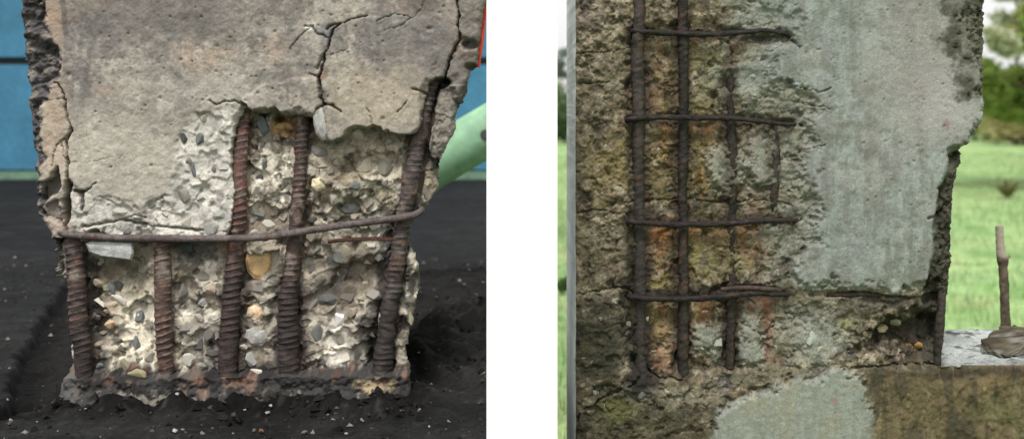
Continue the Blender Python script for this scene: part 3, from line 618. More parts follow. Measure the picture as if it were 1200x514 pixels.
# --- bars: (u, v, depth mm of the axis, diameter px)
DK, BR, RB, HL = A(62, 52, 50), A(84, 66, 60), A(104, 70, 60), A(138, 108, 100)
bars = [bar('rebar', [(86, 272, 17, 20), (87, 290, 16, 22), (90, 330, 15, 22), (93, 380, 15, 22), (97, 420, 15, 22), (99, 450, 17, 22)], left, DK, A(74, 62, 58), .0020, .0078, .28, 1, col_rib=A(108, 94, 88), soot=(340, 430), flake=A(98, 72, 60)),
        bar('rebar', [(190, 272, 20, 17), (190, 290, 19, 19), (191, 330, 17, 21), (190, 362, 17, 20), (192, 400, 19, 19), (195, 440, 24, 17)], left, A(86, 70, 64), A(76, 63, 58), .0022, .0080, .30, 2, col_rib=A(142, 120, 113), flake=A(120, 86, 68)),
        bar('rebar', [(289, 128, 27, 11), (285, 150, 22, 13), (281, 190, 16, 17), (281, 225, 13, 17), (280, 262, 17, 17), (276, 290, 22, 19), (272, 340, 19, 21), (268, 400, 19, 23), (266, 455, 20, 24)], left, A(94, 70, 65), A(74, 58, 55), .0020, .0080, .36, 3, col_rib=A(134, 108, 100), soot=(270, 340), flake=A(122, 82, 64)),
        bar('rebar', [(355, 126, 26, 15), (353, 170, 22, 15), (351, 210, 19, 16), (347, 262, 18, 17), (343, 310, 18, 20), (338, 360, 18, 23), (338, 410, 19, 25), (341, 448, 20, 27)], left, A(72, 58, 55), A(58, 49, 47), .0017, .0066, .26, 4, col_rib=A(104, 88, 82), rough=.13, soot=(290, 370), flake=A(96, 68, 58)),
        bar('rebar', [(509, 92, 24, 14), (502, 115, 19, 15), (491, 165, 16, 18), (480, 220, 15, 20), (473, 258, 17, 19), (466, 305, 18, 19), (459, 345, 19, 20), (452, 395, 20, 22), (447, 440, 20, 24)], left, A(78, 69, 67), A(62, 55, 54), .0016, .0066, .26, 5, col_rib=A(108, 98, 94), rough=.13, soot=(280, 380), flake=A(96, 76, 66))]
bars.append(bar('stirrup', [(74, 262, 60, 8), (65, 266, 26, 8), (66, 271, 9, 8.5), (82, 275, 2.5, 9), (110, 277, 1.5, 9), (150, 279, 2, 9), (220, 279.5, 2.5, 9), (285, 279, 2.5, 9), (330, 275, 3, 9), (380, 267, 3, 9), (430, 260, 2.5, 9), (475, 254, 2.0, 8.5), (489, 250, 5, 8.5), (494, 246, 18, 8), (488, 244, 60, 8)], left, A(96, 88, 86), A(76, 68, 66), 0.0003, .006, .3, 6, nseg=16, rough=.10, flake=A(110, 84, 72)))
bars.append(bar('tie_wire', [(385, 283, 20, 5), (405, 281, 15, 5), (430, 280, 14, 5), (462, 280, 16, 5)], left, A(116, 80, 70), A(92, 72, 64), 0, .006, .3, 7, nseg=12))
for b_ in bars: b_.matrix_parent_inverse = LINV
bars[1]['label'] = 'short bar with strongly raised worn brown ribs'
bars[5]['label'] = 'thin horizontal tie bar bent across the ribbed bars'

# --- loose plates and stones
pl = [plate('concrete_flake', left, [(100, 286), (108, 282.5), (130, 283), (155, 284), (157, 297), (154, 305), (140, 303), (118, 300), (104, 295)], 3, 16, A(164, 165, 162), 3),
      plate('stone', left, [(367, 133), (374, 126), (381, 127), (387, 134), (388, 146), (384, 160), (378, 166), (371, 158), (367, 146)], -2, 14, A(158, 158, 154), 4),
      plate('stone', left, [(389, 129), (399, 132), (405, 142), (404, 156), (394, 162), (386, 163), (388, 148)], -.5, 13, A(160, 147, 132), 5)]
def seated(poly): c_ = np.mean(poly, 0); return ydepth(YL, us, vs_, c_[0], c_[1], 8)
for poly_, col_, sd_k in [([(291, 293), (299, 288), (309, 289), (316, 296), (319, 308), (315, 320), (307, 328), (297, 326), (290, 318), (287, 305)], A(192, 160, 116), 6), ([(291, 360), (299, 357), (307, 360), (309, 368), (304, 375), (295, 375), (289, 368)], A(206, 178, 148), 7), ([(289, 386), (300, 382), (311, 387), (314, 397), (307, 404), (294, 404), (287, 396)], A(158, 156, 150), 8), ([(366, 210), (378, 207), (384, 212), (382, 222), (372, 224), (365, 218)], A(206, 192, 162), 9), ([(396, 245), (404, 238), (418, 237), (426, 243), (420, 250), (404, 251)], A(92, 92, 88), 10)]:
    pl.append(plate('stone', left, poly_, seated(poly_) - 5, 14, col_, sd_k, 3.0))
pl[0]['label'] = 'flat pale grey concrete flake wedged under the tie bar'; pl[1]['label'] = 'smooth light grey stone at the lip of the break'
for p_ in pl: p_.matrix_parent_inverse = LINV
for s in SL:
    y = ydepth(YL, us, vs_, s[0], s[1])
    t = 0.4 * min(s[2], s[3]) + 2
    stone(left, s[0], s[1], s[2] * 1.08, s[3] * 1.08, s[4], s[5], y + t * .15, t).matrix_parent_inverse = LINV
for u, v, w_, h_, a_, cc, t, y in RS: stone(left, u, v, w_, h_, a_, cc, y + t * .30, t).matrix_parent_inverse = LINV

# red painted strip on the right edge, high up
def prism(name, quad_front, y0, y1, parent, mat):
    bm = bmesh.new(); f = [bm.verts.new(P(u, v, y0)) for u, v in quad_front]
    b = [bm.verts.new(Vector((q.co.x, y1, q.co.z))) for q in f]; n = len(f)
    bm.faces.new(f); bm.faces.new(list(reversed(b)))
    for i in range(n): bm.faces.new((f[i], b[i], b[(i + 1) % n], f[(i + 1) % n]))
    bmesh.ops.recalc_face_normals(bm, faces=bm.faces)
    bmesh.ops.bevel(bm, geom=bm.edges[:], offset=0.0008, segments=1, affect='EDGES')
    me = bpy.data.meshes.new(name); bm.to_mesh(me); bm.free(); return link(name, me, parent, mat)
M['red'] = surf_mat('red_paint', 0.6, attr=False, color=tuple(A(206, 72, 56)), nscale=120, var=0.3, bump=.4, bdist=.001, var2=.2, n2=40)
o = prism('paint_strip', [(557, 78), (562, 45), (567, 0), (570, -40), (574, -40), (571.5, 0), (567, 45), (562, 79)], 0.016, 0.032, left, M['red']); o.matrix_parent_inverse = LINV
o['label'] = 'chipped red painted edge high on the right side'

# ================================================================== behind the left column
M['blue'] = surf_mat('blue_painted_steel', 0.55, attr=False, color=tuple(A(58, 111, 138)), nscale=45, var=0.16, bump=.1, bdist=.004, var2=.28, n2=4)
M['green_paint'] = surf_mat('green_painted_steel', 0.55, attr=False, color=tuple(A(128, 166, 134, 1.0)), nscale=60, var=0.16, bump=.2, bdist=.001, var2=.3, n2=16)
M['dark_steel'] = surf_mat('dark_steel', 0.75, attr=False, color=tuple(A(74, 74, 72, 1.2)), nscale=80, var=0.2, bump=.3, bdist=.001)
M['green_base'] = surf_mat('green_base_paint', 0.7, attr=False, color=tuple(A(96, 124, 104)), nscale=25, var=0.3)
wy_ = 5.44
bw = empty('blue_wall', (-3.2, wy_, 0)); BINV = Matrix.Translation(-Vector(bw.location))
tag(bw, 'blue panelled wall with green base strip behind the tan column', 'wall')
for k in range(4):
    x0 = -6.6 + k * 1.65
    for z0, z1 in ((0.045, 0.59), (0.625, 1.35), (1.385, 2.1)):
        q = link('panel', box_mesh('panel', x0, x0 + 1.635, wy_, wy_ + .05, z0, z1, .006), bw, M['blue']); q.matrix_parent_inverse = BINV
for nm, m, a in (('backing', M['dark_steel'], (-6.65, 0.0, wy_ + .052, wy_ + .12, 0.0, 2.12)), ('base_strip', M['green_base'], (-6.65, 0.0, wy_ - .02, wy_ + .05, -.02, .04))):
    q = link(nm, box_mesh(nm, *a, .004), bw, m); q.matrix_parent_inverse = BINV
# diagonal green brace, leaning from the ground behind the column up behind the added white post
dB = 2.8; yB = dB - D
def PB(u, v, y): d = y + D; return Vector(((u - 600) / 1600 * d, y, H + (VH - v) / 1600 * d))
b0 = PB(283, 331, yB); b1 = PB(585, 132, yB); ax = (b1 - b0).normalized(); nrm = Vector((-ax.z, 0, ax.x)); Lb = (b1 - b0).length
gb = empty('brace_pipe', (b0.x, yB, 0)); GINV = Matrix.Translation(-Vector(gb.location))
tag(gb, 'thick pale green pipe leaning diagonally behind the right edge of the tan column', 'pipe')
k_ = dB / 1600
def tube(name, r, s0, s1, mat, n=40, off=-12 * k_):
    bm = bmesh.new(); rings = []
    for s in np.linspace(s0, s1, 12):
        c_ = b0 + ax * s + nrm * off; bend = .012 * math.sin(math.pi * s / Lb)
        rings.append([bm.verts.new((c_.x + nrm.x * (r * math.cos(a) + bend), yB + r + r * math.sin(a), c_.z + nrm.z * (r * math.cos(a) + bend))) for a in np.linspace(0, 2 * math.pi, n, endpoint=False)])
    for a, b in zip(rings[:-1], rings[1:]):
        for i in range(n): bm.faces.new((a[i], a[(i + 1) % n], b[(i + 1) % n], b[i])).smooth = True
    bm.faces.new(rings[0]); bm.faces.new(list(reversed(rings[-1]))); bmesh.ops.recalc_face_normals(bm, faces=bm.faces)
    me = bpy.data.meshes.new(name); bm.to_mesh(me); bm.free(); q = link(name, me, gb, mat); q.matrix_parent_inverse = GINV; return q
tube('pipe', 30 * k_, 0, Lb, M['green_paint']); tube('foot_collar', 33 * k_, 0, .05, M['dark_steel'])
bm = bmesh.new(); bmesh.ops.create_cone(bm, cap_ends=True, segments=20, radius1=.011, radius2=.011, depth=.008)
bmesh.ops.bevel(bm, geom=[e for e in bm.edges if len(e.link_faces) == 2 and e.calc_face_angle() > 1], offset=.002, segments=2, affect='EDGES')
me = bpy.data.meshes.new('bolt'); bm.to_mesh(me); bm.free(); q = link('bolt', me, gb, M['dark_steel']); q.rotation_euler = (math.pi / 2, 0, 0); q.location = PB(569, 158, yB + .002); q.matrix_parent_inverse = GINV

# dark upright that carries the top of the brace
q = link('upright', box_mesh('upright', -.026, .012, yB + .096, yB + .135, -.02, .62, .003), gb, M['dark_steel']); q.matrix_parent_inverse = GINV
# added white post, nearer the camera, filling the blank strip between two views
dW = 1.43; x0w, x1w = (570.2 - 600) / 1600 * dW, (653.2 - 600) / 1600 * dW
ww = empty('added_white_post', ((x0w + x1w) / 2, dW - D + .035, LAWN)); WINV = Matrix.Translation(-Vector(ww.location))
tag(ww, 'added plain white square post filling the blank strip between the two views', 'post')
q = link('shaft', box_mesh('shaft', x0w, x1w, dW - D, dW - D + .075, LAWN - .05, .53, .0010), ww, M['white']); q.matrix_parent_inverse = WINV
q = link('cap', box_mesh('cap', x0w - .008, x1w + .008, dW - D - .008, dW - D + .083, .5312, .555, .004), ww, M['white']); q.matrix_parent_inverse = WINV

# chips on the dark ground
chips = [(208, 484, 8, (208, 206, 200)), (205, 503, 8, (200, 198, 194)), (214, 502, 7, (140, 138, 134)), (287, 485, 6, (196, 192, 186)), (314, 490, 9, (176, 178, 178)), (318, 487, 8, (196, 196, 192)), (307, 503, 10, (150, 104, 76)), (298, 502, 7, (120, 122, 122)), (406, 506, 6, (206, 200, 190)), (476, 472, 6, (210, 208, 200)), (357, 504, 9, (128, 126, 124)), (492, 490, 4, (190, 188, 184)), (503, 500, 5, (196, 192, 186)), (384, 492, 5, (130, 126, 122)), (100, 490, 4, (180, 178, 172)), (436, 502, 5, (150, 146, 140)), (275, 491, 12, (74, 72, 70)), (246, 486, 9, (84, 80, 76))]
chip_words = ['bright white chip close to the column foot below the second bar', 'bright pale chip nearest the camera below the second bar', 'dull grey chip touching the pale one below the second bar', 'tiny pale chip against the column foot below the third bar', 'angular pale grey chip, front one of a pair right of the third bar', 'angular pale chip, rear one of a pair right of the third bar', 'rust brown chip on the dark ground right of the third bar', 'small grey chip just left of the rust brown chip', 'pale chip nearest the camera between the fourth and fifth bars', 'white chip beside the right end of the column foot', 'flat grey chip below the fourth bar', 'tiny pale chip, left one of two on the smooth ground at right', 'tiny pale chip, right one of two on the smooth ground at right', 'small grey chip below the dark hollow between the last two bars', 'tiny pale chip at the left corner of the column foot', 'small brownish grey chip in front below the fifth bar', 'largest dark chip in front of the column below the third bar', 'dark chip against the foot between the second and third bars']
for (u, v, s, col), words in zip(chips, chip_words):
    x, y = ground_at(u, v, 0.004)
    o = link('concrete_chip', random.choice(STONES)); o.location = (x, y, 0.003 + float(gz[np.argmin(abs(gy - y)), np.argmin(abs(gx - x))])); k = s / 2000 * .9
    o.scale = (k, k * .8, k * .55); o.rotation_euler = (random.uniform(-.3, .3), random.uniform(-.3, .3), random.uniform(0, 6)); o.color = (*A(*col, 1.6), 1)
    tag(o, words, 'chip', 'chips on the dark ground')

# ================================================================== RIGHT COLUMN
right = empty('concrete_column', (P(900, 480, .15).x, 0.15, LAWN)); RINV = Matrix.Translation(-Vector(right.location))
tag(right, 'mossy grey green concrete column with four rusted ties and peeled face above lawn', 'column', 'broken reinforced columns')
us = np.arange(668, 1172, 1.15); us = us - us[0] + 675.6
vr = np.concatenate([np.linspace(-90, -36, 24), np.arange(-32, 528, 1.15), np.linspace(545, 900, 12)])
U, V = np.meshgrid(us, vr)
n60 = fbm(U, V, 70, 111); n14 = fbm(U, V, 14, 112); n5 = fbm(U, V, 5, 113, 3); n25 = fbm(U, V, 25, 114); nb = fbm(U, V, 10, 115, 4, sx=1.25, sy=.95)
wu = U + 5 * n25 + 2 * n5; wv = V + 5 * fbm(U, V, 25, 116) + 2 * fbm(U, V, 5, 117)
silR = [(675.7, -75), (675.7, 1000), (1108, 1000), (1106, 470), (1100, 440), (1112, 420), (1115, 385), (1118, 350), (1121, 300), (1123, 250), (1125, 212), (1130, 194), (1134, 181), (1129, 173), (1138, 168), (1146, 155), (1153, 144), (1158, 128), (1157, 110), (1160, 60), (1161, 0), (1162, -75)]
UC, VC = np.meshgrid((us[:-1] + us[1:]) / 2, (vr[:-1] + vr[1:]) / 2)
right_part = UC > 900
insideR = (sdpoly(UC, VC, silR) + np.where(right_part, 1.2 * fbm(UC, VC, 9, 118) + .8 * fbm(UC, VC, 4, 119), 0)) < 0
silv = sdpoly(U, V, silR)
F1, F2, FID, FX, FY = worley(wu, wv, 24, 120); G1, G2, GID, GX_, GY_ = worley(wu, wv, 10, 121); K1, K2, KID, _, _ = worley(U + n5 * 2, V, 5.2, 122)
facet = (FID - .5) * 9 + (FX * (_hash(np.floor(FID * 9999), FID * 0, 3) - .5) + FY * (_hash(np.floor(FID * 9999), FID * 0, 4) - .5)) * 14
facet2 = (GID - .5) * 5 + (GX_ * (_hash(np.floor(GID * 9999), GID * 0, 5) - .5) + GY_ * (_hash(np.floor(GID * 9999), GID * 0, 6) - .5)) * 8
hollow = sstep(.3, .6, fbm(U, V, 13, 125, 4, sx=1.15, sy=.95))
rawtex = 6 * hollow + facet * .6 + facet2 * 1.0 - 1.0 * np.sqrt(np.clip(1 - (K1 / .55) ** 2, 0, 1)) + 2.2 * nb + 1.5 * n5 + .35 * rng.normal(size=U.shape)
# the smooth skin that is left
skin_poly = [(896, -1600), (896, 0), (904, 20), (928, 46), (900, 60), (880, 72), (886, 94), (926, 98), (950, 112), (948, 140), (956, 165), (944, 200), (960, 235), (954, 262), (958, 285), (940, 300), (926, 318), (934, 332), (968, 334), (1000, 338), (1050, 344), (1085, 336), (1108, 326), (1112, 300), (1110, 264), (1116, 215), (1118, 182), (1124, 172), (1146, 150), (1156, 120), (1150, 78), (1136, 52), (1130, 20), (1132, 0), (1140, -1600)]
skin2 = [(836, 1000), (836, 514), (842, 486), (866, 472), (905, 458), (940, 446), (985, 434), (1014, 438), (1020, 468), (1032, 514), (1032, 1000)]
s1 = sdpoly(wu, wv, skin_poly); s2 = sdpoly(wu, wv, skin2)
mK = np.maximum(sstep(13, -13, s1 + 9 * n14 + 5 * n5), sstep(9, -9, s2 + 6 * n14 + 3 * n5))
rough_y = 7 + 4 * sstep(0, 50, np.minimum(s1, s2)) + rawtex * .52
bay = sstep(6, -4, sdpoly(wu, wv, [(738, 30), (870, 30), (862, 130), (930, 145), (930, 250), (925, 330), (925, 430), (738, 440)]))
rough_y += 6 * bay
ledge_low = sstep(2, -6, sdpoly(wu, wv, [(670, 352), (728, 350), (734, 420), (760, 440), (850, 440), (840, 540), (840, 1000), (670, 1000)]))
rough_y = rough_y * (1 - ledge_low) + ledge_low * (4 + rawtex * .45)
patch = np.zeros(U.shape)
for a in [(884, 84, 22, 30), (852, 196, 22, 32), (884, 402, 15, 28), (893, 190, 14, 34), (962, 392, 26, 22), (905, 22, 34, 12), (828, 396, 14, 18)]: patch = np.maximum(patch, blob(U, V, *a, .45, n14 + .6 * n5 + .4 * n25, .55))
mKh = np.maximum(sstep(9, -9, s1 + 10 * n14 + 6 * n5), sstep(4, -4, s2 + 6 * n14 + 3 * n5))
Y = mKh * (0.9 * n60 + .35 * n14 + .3 * n5 + .15 * rng.normal(size=U.shape)) + (1 - mKh) * rough_y
Y = Y * (1 - .75 * patch) + .75 * patch * (7 + 1.0 * n25 + .6 * n5)
def cavR(u, v, ru, rv, d, amp=.35):
    global Y
    Y = Y + d * blob(U, V, u, v, ru, rv, .45, n14, amp)
for a in [(748, 430, 10, 12, 10), (856, 418, 6, 14, 10), (800, 425, 6, 16, 8), (1076, 394, 46, 24, 24), (1102, 372, 9, 34, 8), (1040, 352, 34, 5, 7), (1005, 412, 8, 6, 9), (1086, 374, 14, 6, 8), (1121, 180, 9, 7, 9), (1095, 352, 24, 7, 7), (880, 340, 34, 5, 8), (990, 345, 40, 4, 6), (1112, 410, 9, 40, 7), (898, 46, 22, 4, 6), (870, 95, 22, 12, 4), (897, 346, 28, 6, 6)]: cavR(*a)
edge = sstep(-12, -2, U - np.interp(V, [-1600, 0, 60, 120, 165, 180, 215, 260, 300, 350, 385, 420, 600], [1150, 1142, 1152, 1162, 1162, 1124, 1112, 1104, 1101, 1094, 1090, 1092, 1108]) + 2 * n14) * (V < 600)
brn = sstep(1012, 1030, U + 8 * n14) * sstep(427, 437, V + 3 * n14); Y = Y * (1 - brn) + brn * (3.5 + 1.5 * n14 + 1.2 * n25 + .7 * n5)
Y += edge * (1 - brn) * (12 + facet2 * .6 + 2 * nb)
crR = [([(676, 495), (682, 482), (700, 472), (722, 460), (742, 452), (760, 436), (775, 444), (800, 446)], 2.5, 3.0, 8), ([(680, 345), (710, 340), (735, 338), (745, 346)], 2, 2, 6), ([(735, 238), (770, 236), (800, 233), (840, 238), (900, 236), (932, 240)], 1.6, 1.2, 5), ([(676, 62), (710, 60), (740, 56)], 1.5, 1, 4), ([(680, 98), (715, 96)], 1.5, 1, 4), ([(676, 250), (700, 246), (735, 252)], 1.8, 1.4, 5),
       ([(912, 150), (917, 185), (912, 250)], 1.6, 1.4, 5), ([(1090, 256), (1104, 250), (1112, 238)], 2, 1.4, 6), ([(930, 47), (938, 56)], 2, 1, 5), ([(1000, 432), (1060, 428), (1112, 430)], 2.2, 2.2, 7), ([(970, 348), (1020, 345), (1070, 350), (1112, 346)], 2.2, 2.0, 7), ([(930, 100), (960, 108), (974, 104)], 1.4, 1, 4), ([(940, 176), (968, 170)], 1.2, 1, 3), ([(940, 120), (975, 128)], 1.4, 1, 4)]
crk = np.zeros(U.shape)
for pts, w0, w1, dp in crR:
    d, t = dline(U + 1.5 * n5, V + 1.5 * fbm(U, V, 6, 123), pts); w = (w0 + (w1 - w0) * t) * (.75 + .5 * fbm(U, V, 12, 124))
    g = np.exp(-(d / np.maximum(w * .65, .45)) ** 2); Y += dp * g; crk = np.maximum(crk, g * min(1, dp / 9))
for _ in range(90):
    u, v, r = rng.uniform(920, 1120), rng.uniform(0, 330), rng.uniform(.6, 1.4); Y += 2.2 * np.exp(-(((U - u) / r) ** 2 + ((V - v) / r) ** 2)) * mK
Y += 5 * np.exp(np.clip(silv, -40, 0) / 2.2) * (U > 800) + 3.5 * np.exp(np.clip(silv, -40, 0) / 2.0) * (U < 800) * (.4 + .6 * sstep(0, .5, n14))
YR = Y
# colours
c = np.tile(A(124, 130, 125), U.shape + (1,))
c = mix(c, A(131, 139, 133), .8 * sstep(-.1, .5, fbm(U, V, 60, 131, 4))); c = mix(c, A(110, 113, 106), .7 * sstep(.0, .6, fbm(U, V, 40, 132, 5)))
c = mix(c, A(122, 122, 121), .6 * sstep(.1, .6, fbm(U, V, 50, 133, 4, sx=.6, sy=1.8))); c = mix(c, A(138, 146, 138), .5 * sstep(.3, .7, fbm(U, V, 16, 134, 4, sx=.4, sy=3)))
c = mix(c, A(98, 102, 90), .55 * sstep(.35, .7, fbm(U, V, 8, 135, 3))); c *= (1 + .12 * n5 + .08 * fbm(U, V, 2.6, 136, 2))[..., None]
c = mix(c, A(102, 103, 94), .55 * sstep(.1, .6, fbm(U, V, 24, 144, 5, sx=.35, sy=3.2))); c = mix(c, A(146, 149, 142), .5 * sstep(.2, .7, fbm(U, V, 34, 145, 5))); c = mix(c, A(92, 94, 80), .45 * sstep(.3, .7, fbm(U, V, 15, 146, 4)))
c = mix(c, A(142, 138, 132), .6 * blob(U, V, 1080, 90, 60, 90, .7, n60)); c = mix(c, A(160, 156, 154), .5 * blob(U, V, 1110, 130, 36, 50, .7, n60))
pal = np.array([A(108, 100, 82), A(132, 123, 104), A(80, 75, 62), A(146, 140, 124), A(116, 104, 88), A(92, 88, 70), A(166, 160, 142), A(64, 60, 52), A(124, 117, 101), A(106, 90, 78), A(88, 82, 70), A(134, 122, 100)])
rc = pal[(KID * 11.99).astype(int)] * .4 + pal[(GID * 11.99).astype(int)] * .3 + A(112, 105, 86) * .3
rc = mix(rc, A(66, 62, 50), .65 * sstep(.1, .6, nb)); rc = mix(rc, A(172, 166, 146), .45 * sstep(.3, .7, fbm(U, V, 10, 137, 4, sx=1.6)))
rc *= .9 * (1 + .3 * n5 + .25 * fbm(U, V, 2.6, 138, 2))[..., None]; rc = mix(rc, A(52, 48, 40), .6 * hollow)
pale_m = np.zeros(U.shape)
for a in [(905, 20, 40, 30), (890, 92, 38, 38), (905, 190, 50, 48), (850, 190, 24, 34), (885, 400, 24, 34), (950, 390, 45, 44), (935, 270, 40, 40), (990, 370, 40, 26), (840, 398, 14, 20)]: pale_m = np.maximum(pale_m, blob(U, V, *a, .7, n14, .6))
rc = mix(rc, A(130, 134, 124), .75 * pale_m)
for u, v, ru, rv, colr, s in [(775, 95, 26, 40, (128, 106, 96), .5), (785, 110, 18, 28, (146, 124, 62), .6), (840, 70, 26, 24, (116, 122, 62), .75), (838, 118, 24, 16, (150, 140, 74), .55), (825, 180, 30, 44, (134, 116, 56), .75), (780, 190, 24, 40, (126, 110, 60), .5), (715, 200, 26, 36, (128, 112, 62), .6), (730, 170, 18, 24, (134, 120, 70), .45), (826, 214, 10, 18, (156, 108, 46), .6), (905, 145, 24, 10, (150, 148, 78), .6), (848, 218, 20, 12, (146, 142, 70), .6),
                              (778, 276, 20, 16, (186, 116, 72), .85), (775, 305, 24, 22, (160, 124, 92), .6), (822, 272, 34, 10, (164, 112, 74), .7), (850, 300, 50, 32, (120, 116, 74), .6), (878, 312, 14, 12, (146, 138, 62), .7), (812, 300, 16, 16, (140, 132, 62), .6), (772, 335, 26, 8, (156, 140, 60), .7), (765, 385, 12, 30, (158, 130, 52), .75), (820, 370, 20, 16, (142, 130, 66), .6), (782, 420, 22, 24, (166, 122, 100), .7), (785, 390, 14, 30, (134, 120, 96), .5), (765, 432, 16, 10, (160, 112, 84), .6),
                              (975, 346, 12, 10, (150, 116, 66), .8), (1000, 344, 14, 6, (104, 66, 54), .7), (995, 378, 20, 14, (140, 138, 90), .7), (1035, 384, 16, 14, (150, 140, 112), .6), (1076, 404, 9, 8, (190, 140, 80), .8), (1066, 402, 8, 10, (190, 178, 150), .7), (1050, 370, 40, 22, (120, 112, 94), .5), (1040, 350, 30, 8, (104, 78, 64), .6), (1075, 395, 34, 16, (64, 62, 54), .5), (1000, 412, 14, 8, (50, 50, 44), .6), (700, 80, 24, 80, (120, 116, 100), .4), (690, 20, 14, 26, (116, 104, 112), .5), (700, 42, 22, 8, (170, 162, 140), .6), (715, 300, 34, 30, (116, 104, 92), .5), (705, 275, 26, 18, (140, 134, 118), .5), (700, 342, 24, 6, (176, 170, 152), .7)]:
    rc = mix(rc, A(*(np.array(colr) * .72 + np.array((112, 106, 88)) * .22)) , .85 * s * blob(U, V, u, v, ru, rv, .7, n14 + .6 * n5, .8))
rc = mix(rc, A(42, 44, 34), .88 * blob(U, V, 702, 400, 44, 54, .5, n14)); rc = mix(rc, A(52, 52, 40), .8 * blob(U, V, 750, 485, 100, 45, .6, n14, .5)); rc = mix(rc, A(132, 128, 112), .6 * blob(U, V, 800, 463, 46, 12, .6, n14, .9)); rc = mix(rc, A(84, 84, 84), .55 * blob(U, V, 746, 458, 22, 14, .6, n14, .6)); rc = mix(rc, A(88, 92, 52), .6 * blob(U, V, 722, 480, 22, 14, .6, n14, .6))
rc = mix(rc, A(108, 104, 102), .6 * blob(U, V, 850, 452, 12, 12, .6, n14)); rc = mix(rc, A(86, 84, 66), .6 * blob(U, V, 905, 442, 40, 14, .6, n14, .6))
rc = mix(rc, A(118, 121, 111), .85 * sstep(84, 6, s1 + 26 * n14 + 14 * n5) * (V < 335)); rc = mix(rc, A(118, 121, 111), .5 * sstep(50, 4, s1 + 18 * n14) * (V >= 335)); rc = mix(rc, A(126, 131, 124), .8 * patch); bay = bay * (1 - .8 * np.maximum(pale_m, patch))
rc = mix(rc, A(84, 62, 46), .55 * bay * sstep(-.05, .5, fbm(U, V, 26, 141, 4, sx=.7, sy=1.8))); rc = mix(rc, A(46, 42, 36), .65 * bay * sstep(.2, .6, fbm(U, V, 18, 142, 4, sx=.5, sy=2.2)))
rc = mix(rc, A(40, 37, 32), .6 * (1 - .6 * pale_m) * sstep(.35, .65, fbm(U, V, 9, 143, 4)))
rc = mix(rc, A(40, 37, 31), .92 * blob(U, V, 1074, 392, 54, 30, .6, n14 + n5, .6)); rc = mix(rc, A(58, 52, 42), .6 * blob(U, V, 1030, 360, 70, 20, .7, n14 + n5, .8)); rc = mix(rc, A(34, 32, 29), .85 * blob(U, V, 752, 440, 24, 14, .6, n14 + n5, .7))  # shade of the corner cavity painted into the colour
for v0, amt in ((40, .28), (140, .36), (262, .62), (349, .5)):     # rust run down from each tie
    run = sstep(v0 - 2, v0 + 4, V) * sstep(v0 + 62, v0 + 6, V + 26 * fbm(U, U * 0, 9, 148)) * sstep(738, 752, U) * sstep(925, 880, U) * (1 - .7 * np.maximum(pale_m, patch))
    rc = mix(rc, A(136, 94, 58), amt * run * sstep(-.25, .4, fbm(U, V, 12, 149, 4, sx=.7, sy=3)))
# black and rust-brown staining beside the steel, with its shaded gaps painted in
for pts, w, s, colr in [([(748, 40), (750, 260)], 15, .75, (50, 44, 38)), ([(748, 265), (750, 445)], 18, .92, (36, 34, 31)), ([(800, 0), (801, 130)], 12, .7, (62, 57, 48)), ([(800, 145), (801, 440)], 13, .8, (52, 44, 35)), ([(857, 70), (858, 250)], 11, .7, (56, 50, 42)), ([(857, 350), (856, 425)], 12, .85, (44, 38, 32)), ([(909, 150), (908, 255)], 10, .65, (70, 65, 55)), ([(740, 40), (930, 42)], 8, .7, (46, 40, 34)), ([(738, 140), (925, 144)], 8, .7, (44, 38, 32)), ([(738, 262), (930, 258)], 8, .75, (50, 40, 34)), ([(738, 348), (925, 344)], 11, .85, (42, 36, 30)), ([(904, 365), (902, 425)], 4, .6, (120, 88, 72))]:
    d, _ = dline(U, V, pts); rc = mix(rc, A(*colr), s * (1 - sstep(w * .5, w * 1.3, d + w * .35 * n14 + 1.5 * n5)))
c = c * np.array([.985, .97, .99]); rc = mix(rc, A(78, 78, 48), .2 * sstep(.15, .6, fbm(U, V, 30, 147, 4)) * (1 - pale_m)); rc = rc * np.array([.98, .93, .9])
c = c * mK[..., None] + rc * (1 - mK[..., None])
c2 = A(124, 128, 119) * (1 + .12 * n5 + .1 * fbm(U, V, 12, 139, 3, sx=.3, sy=3))[..., None]; c2 = mix(c2, A(134, 132, 112), .5 * sstep(0, .6, n25)); m2 = sstep(4, -5, s2); c = c * (1 - m2[..., None]) + c2 * m2[..., None]
c = mix(c, A(140, 104, 100), .6 * blob(U, V, 978, 470, 5, 5, .5, n14)); c = mix(c, A(128, 92, 96), .6 * blob(U, V, 1109, 147, 4, 6, .5, n14))
dk = np.maximum(edge, sstep(-.05, .45, blob(U, V, 1140, 44, 34, 80, .9) - .42 + .35 * n25 + .22 * n14 + .15 * n5)); c = mix(c, A(80, 78, 66), .8 * dk); c = mix(c, A(54, 55, 44), .7 * dk * sstep(-.2, .4, n14)); c = mix(c, A(50, 46, 38), .6 * edge * sstep(160, 220, V)); c = mix(c, A(66, 68, 52), .7 * blob(U, V, 1122, 180, 10, 9, .6, n14 + n5, .6)); c = mix(c, A(40, 40, 36), .6 * blob(U, V, 1108, 350, 14, 8, .5, n14))  # the small edge hollow has its shade painted in too
bc = np.tile(A(88, 78, 56), U.shape + (1,)); bc = mix(bc, A(58, 55, 42), .8 * sstep(-.1, .5, fbm(U, V, 18, 155, 4, sx=.5, sy=2.4))); bc = mix(bc, A(112, 102, 76), .5 * sstep(.2, .6, fbm(U, V, 26, 156, 4, sx=.4, sy=2.5))); bc = mix(bc, A(50, 46, 36), .7 * np.exp(-((V - 436) / 7) ** 2)); c = c * (1 - .95 * brn[..., None]) + .95 * brn[..., None] * bc * (1 + .15 * n5)[..., None]; c = mix(c, A(56, 53, 44), .65 * crk)
c = c * (1 + (.10 + .10 * (1 - mK))[..., None] * rng.normal(size=U.shape)[..., None]).clip(.5, 1.6)
CR = c
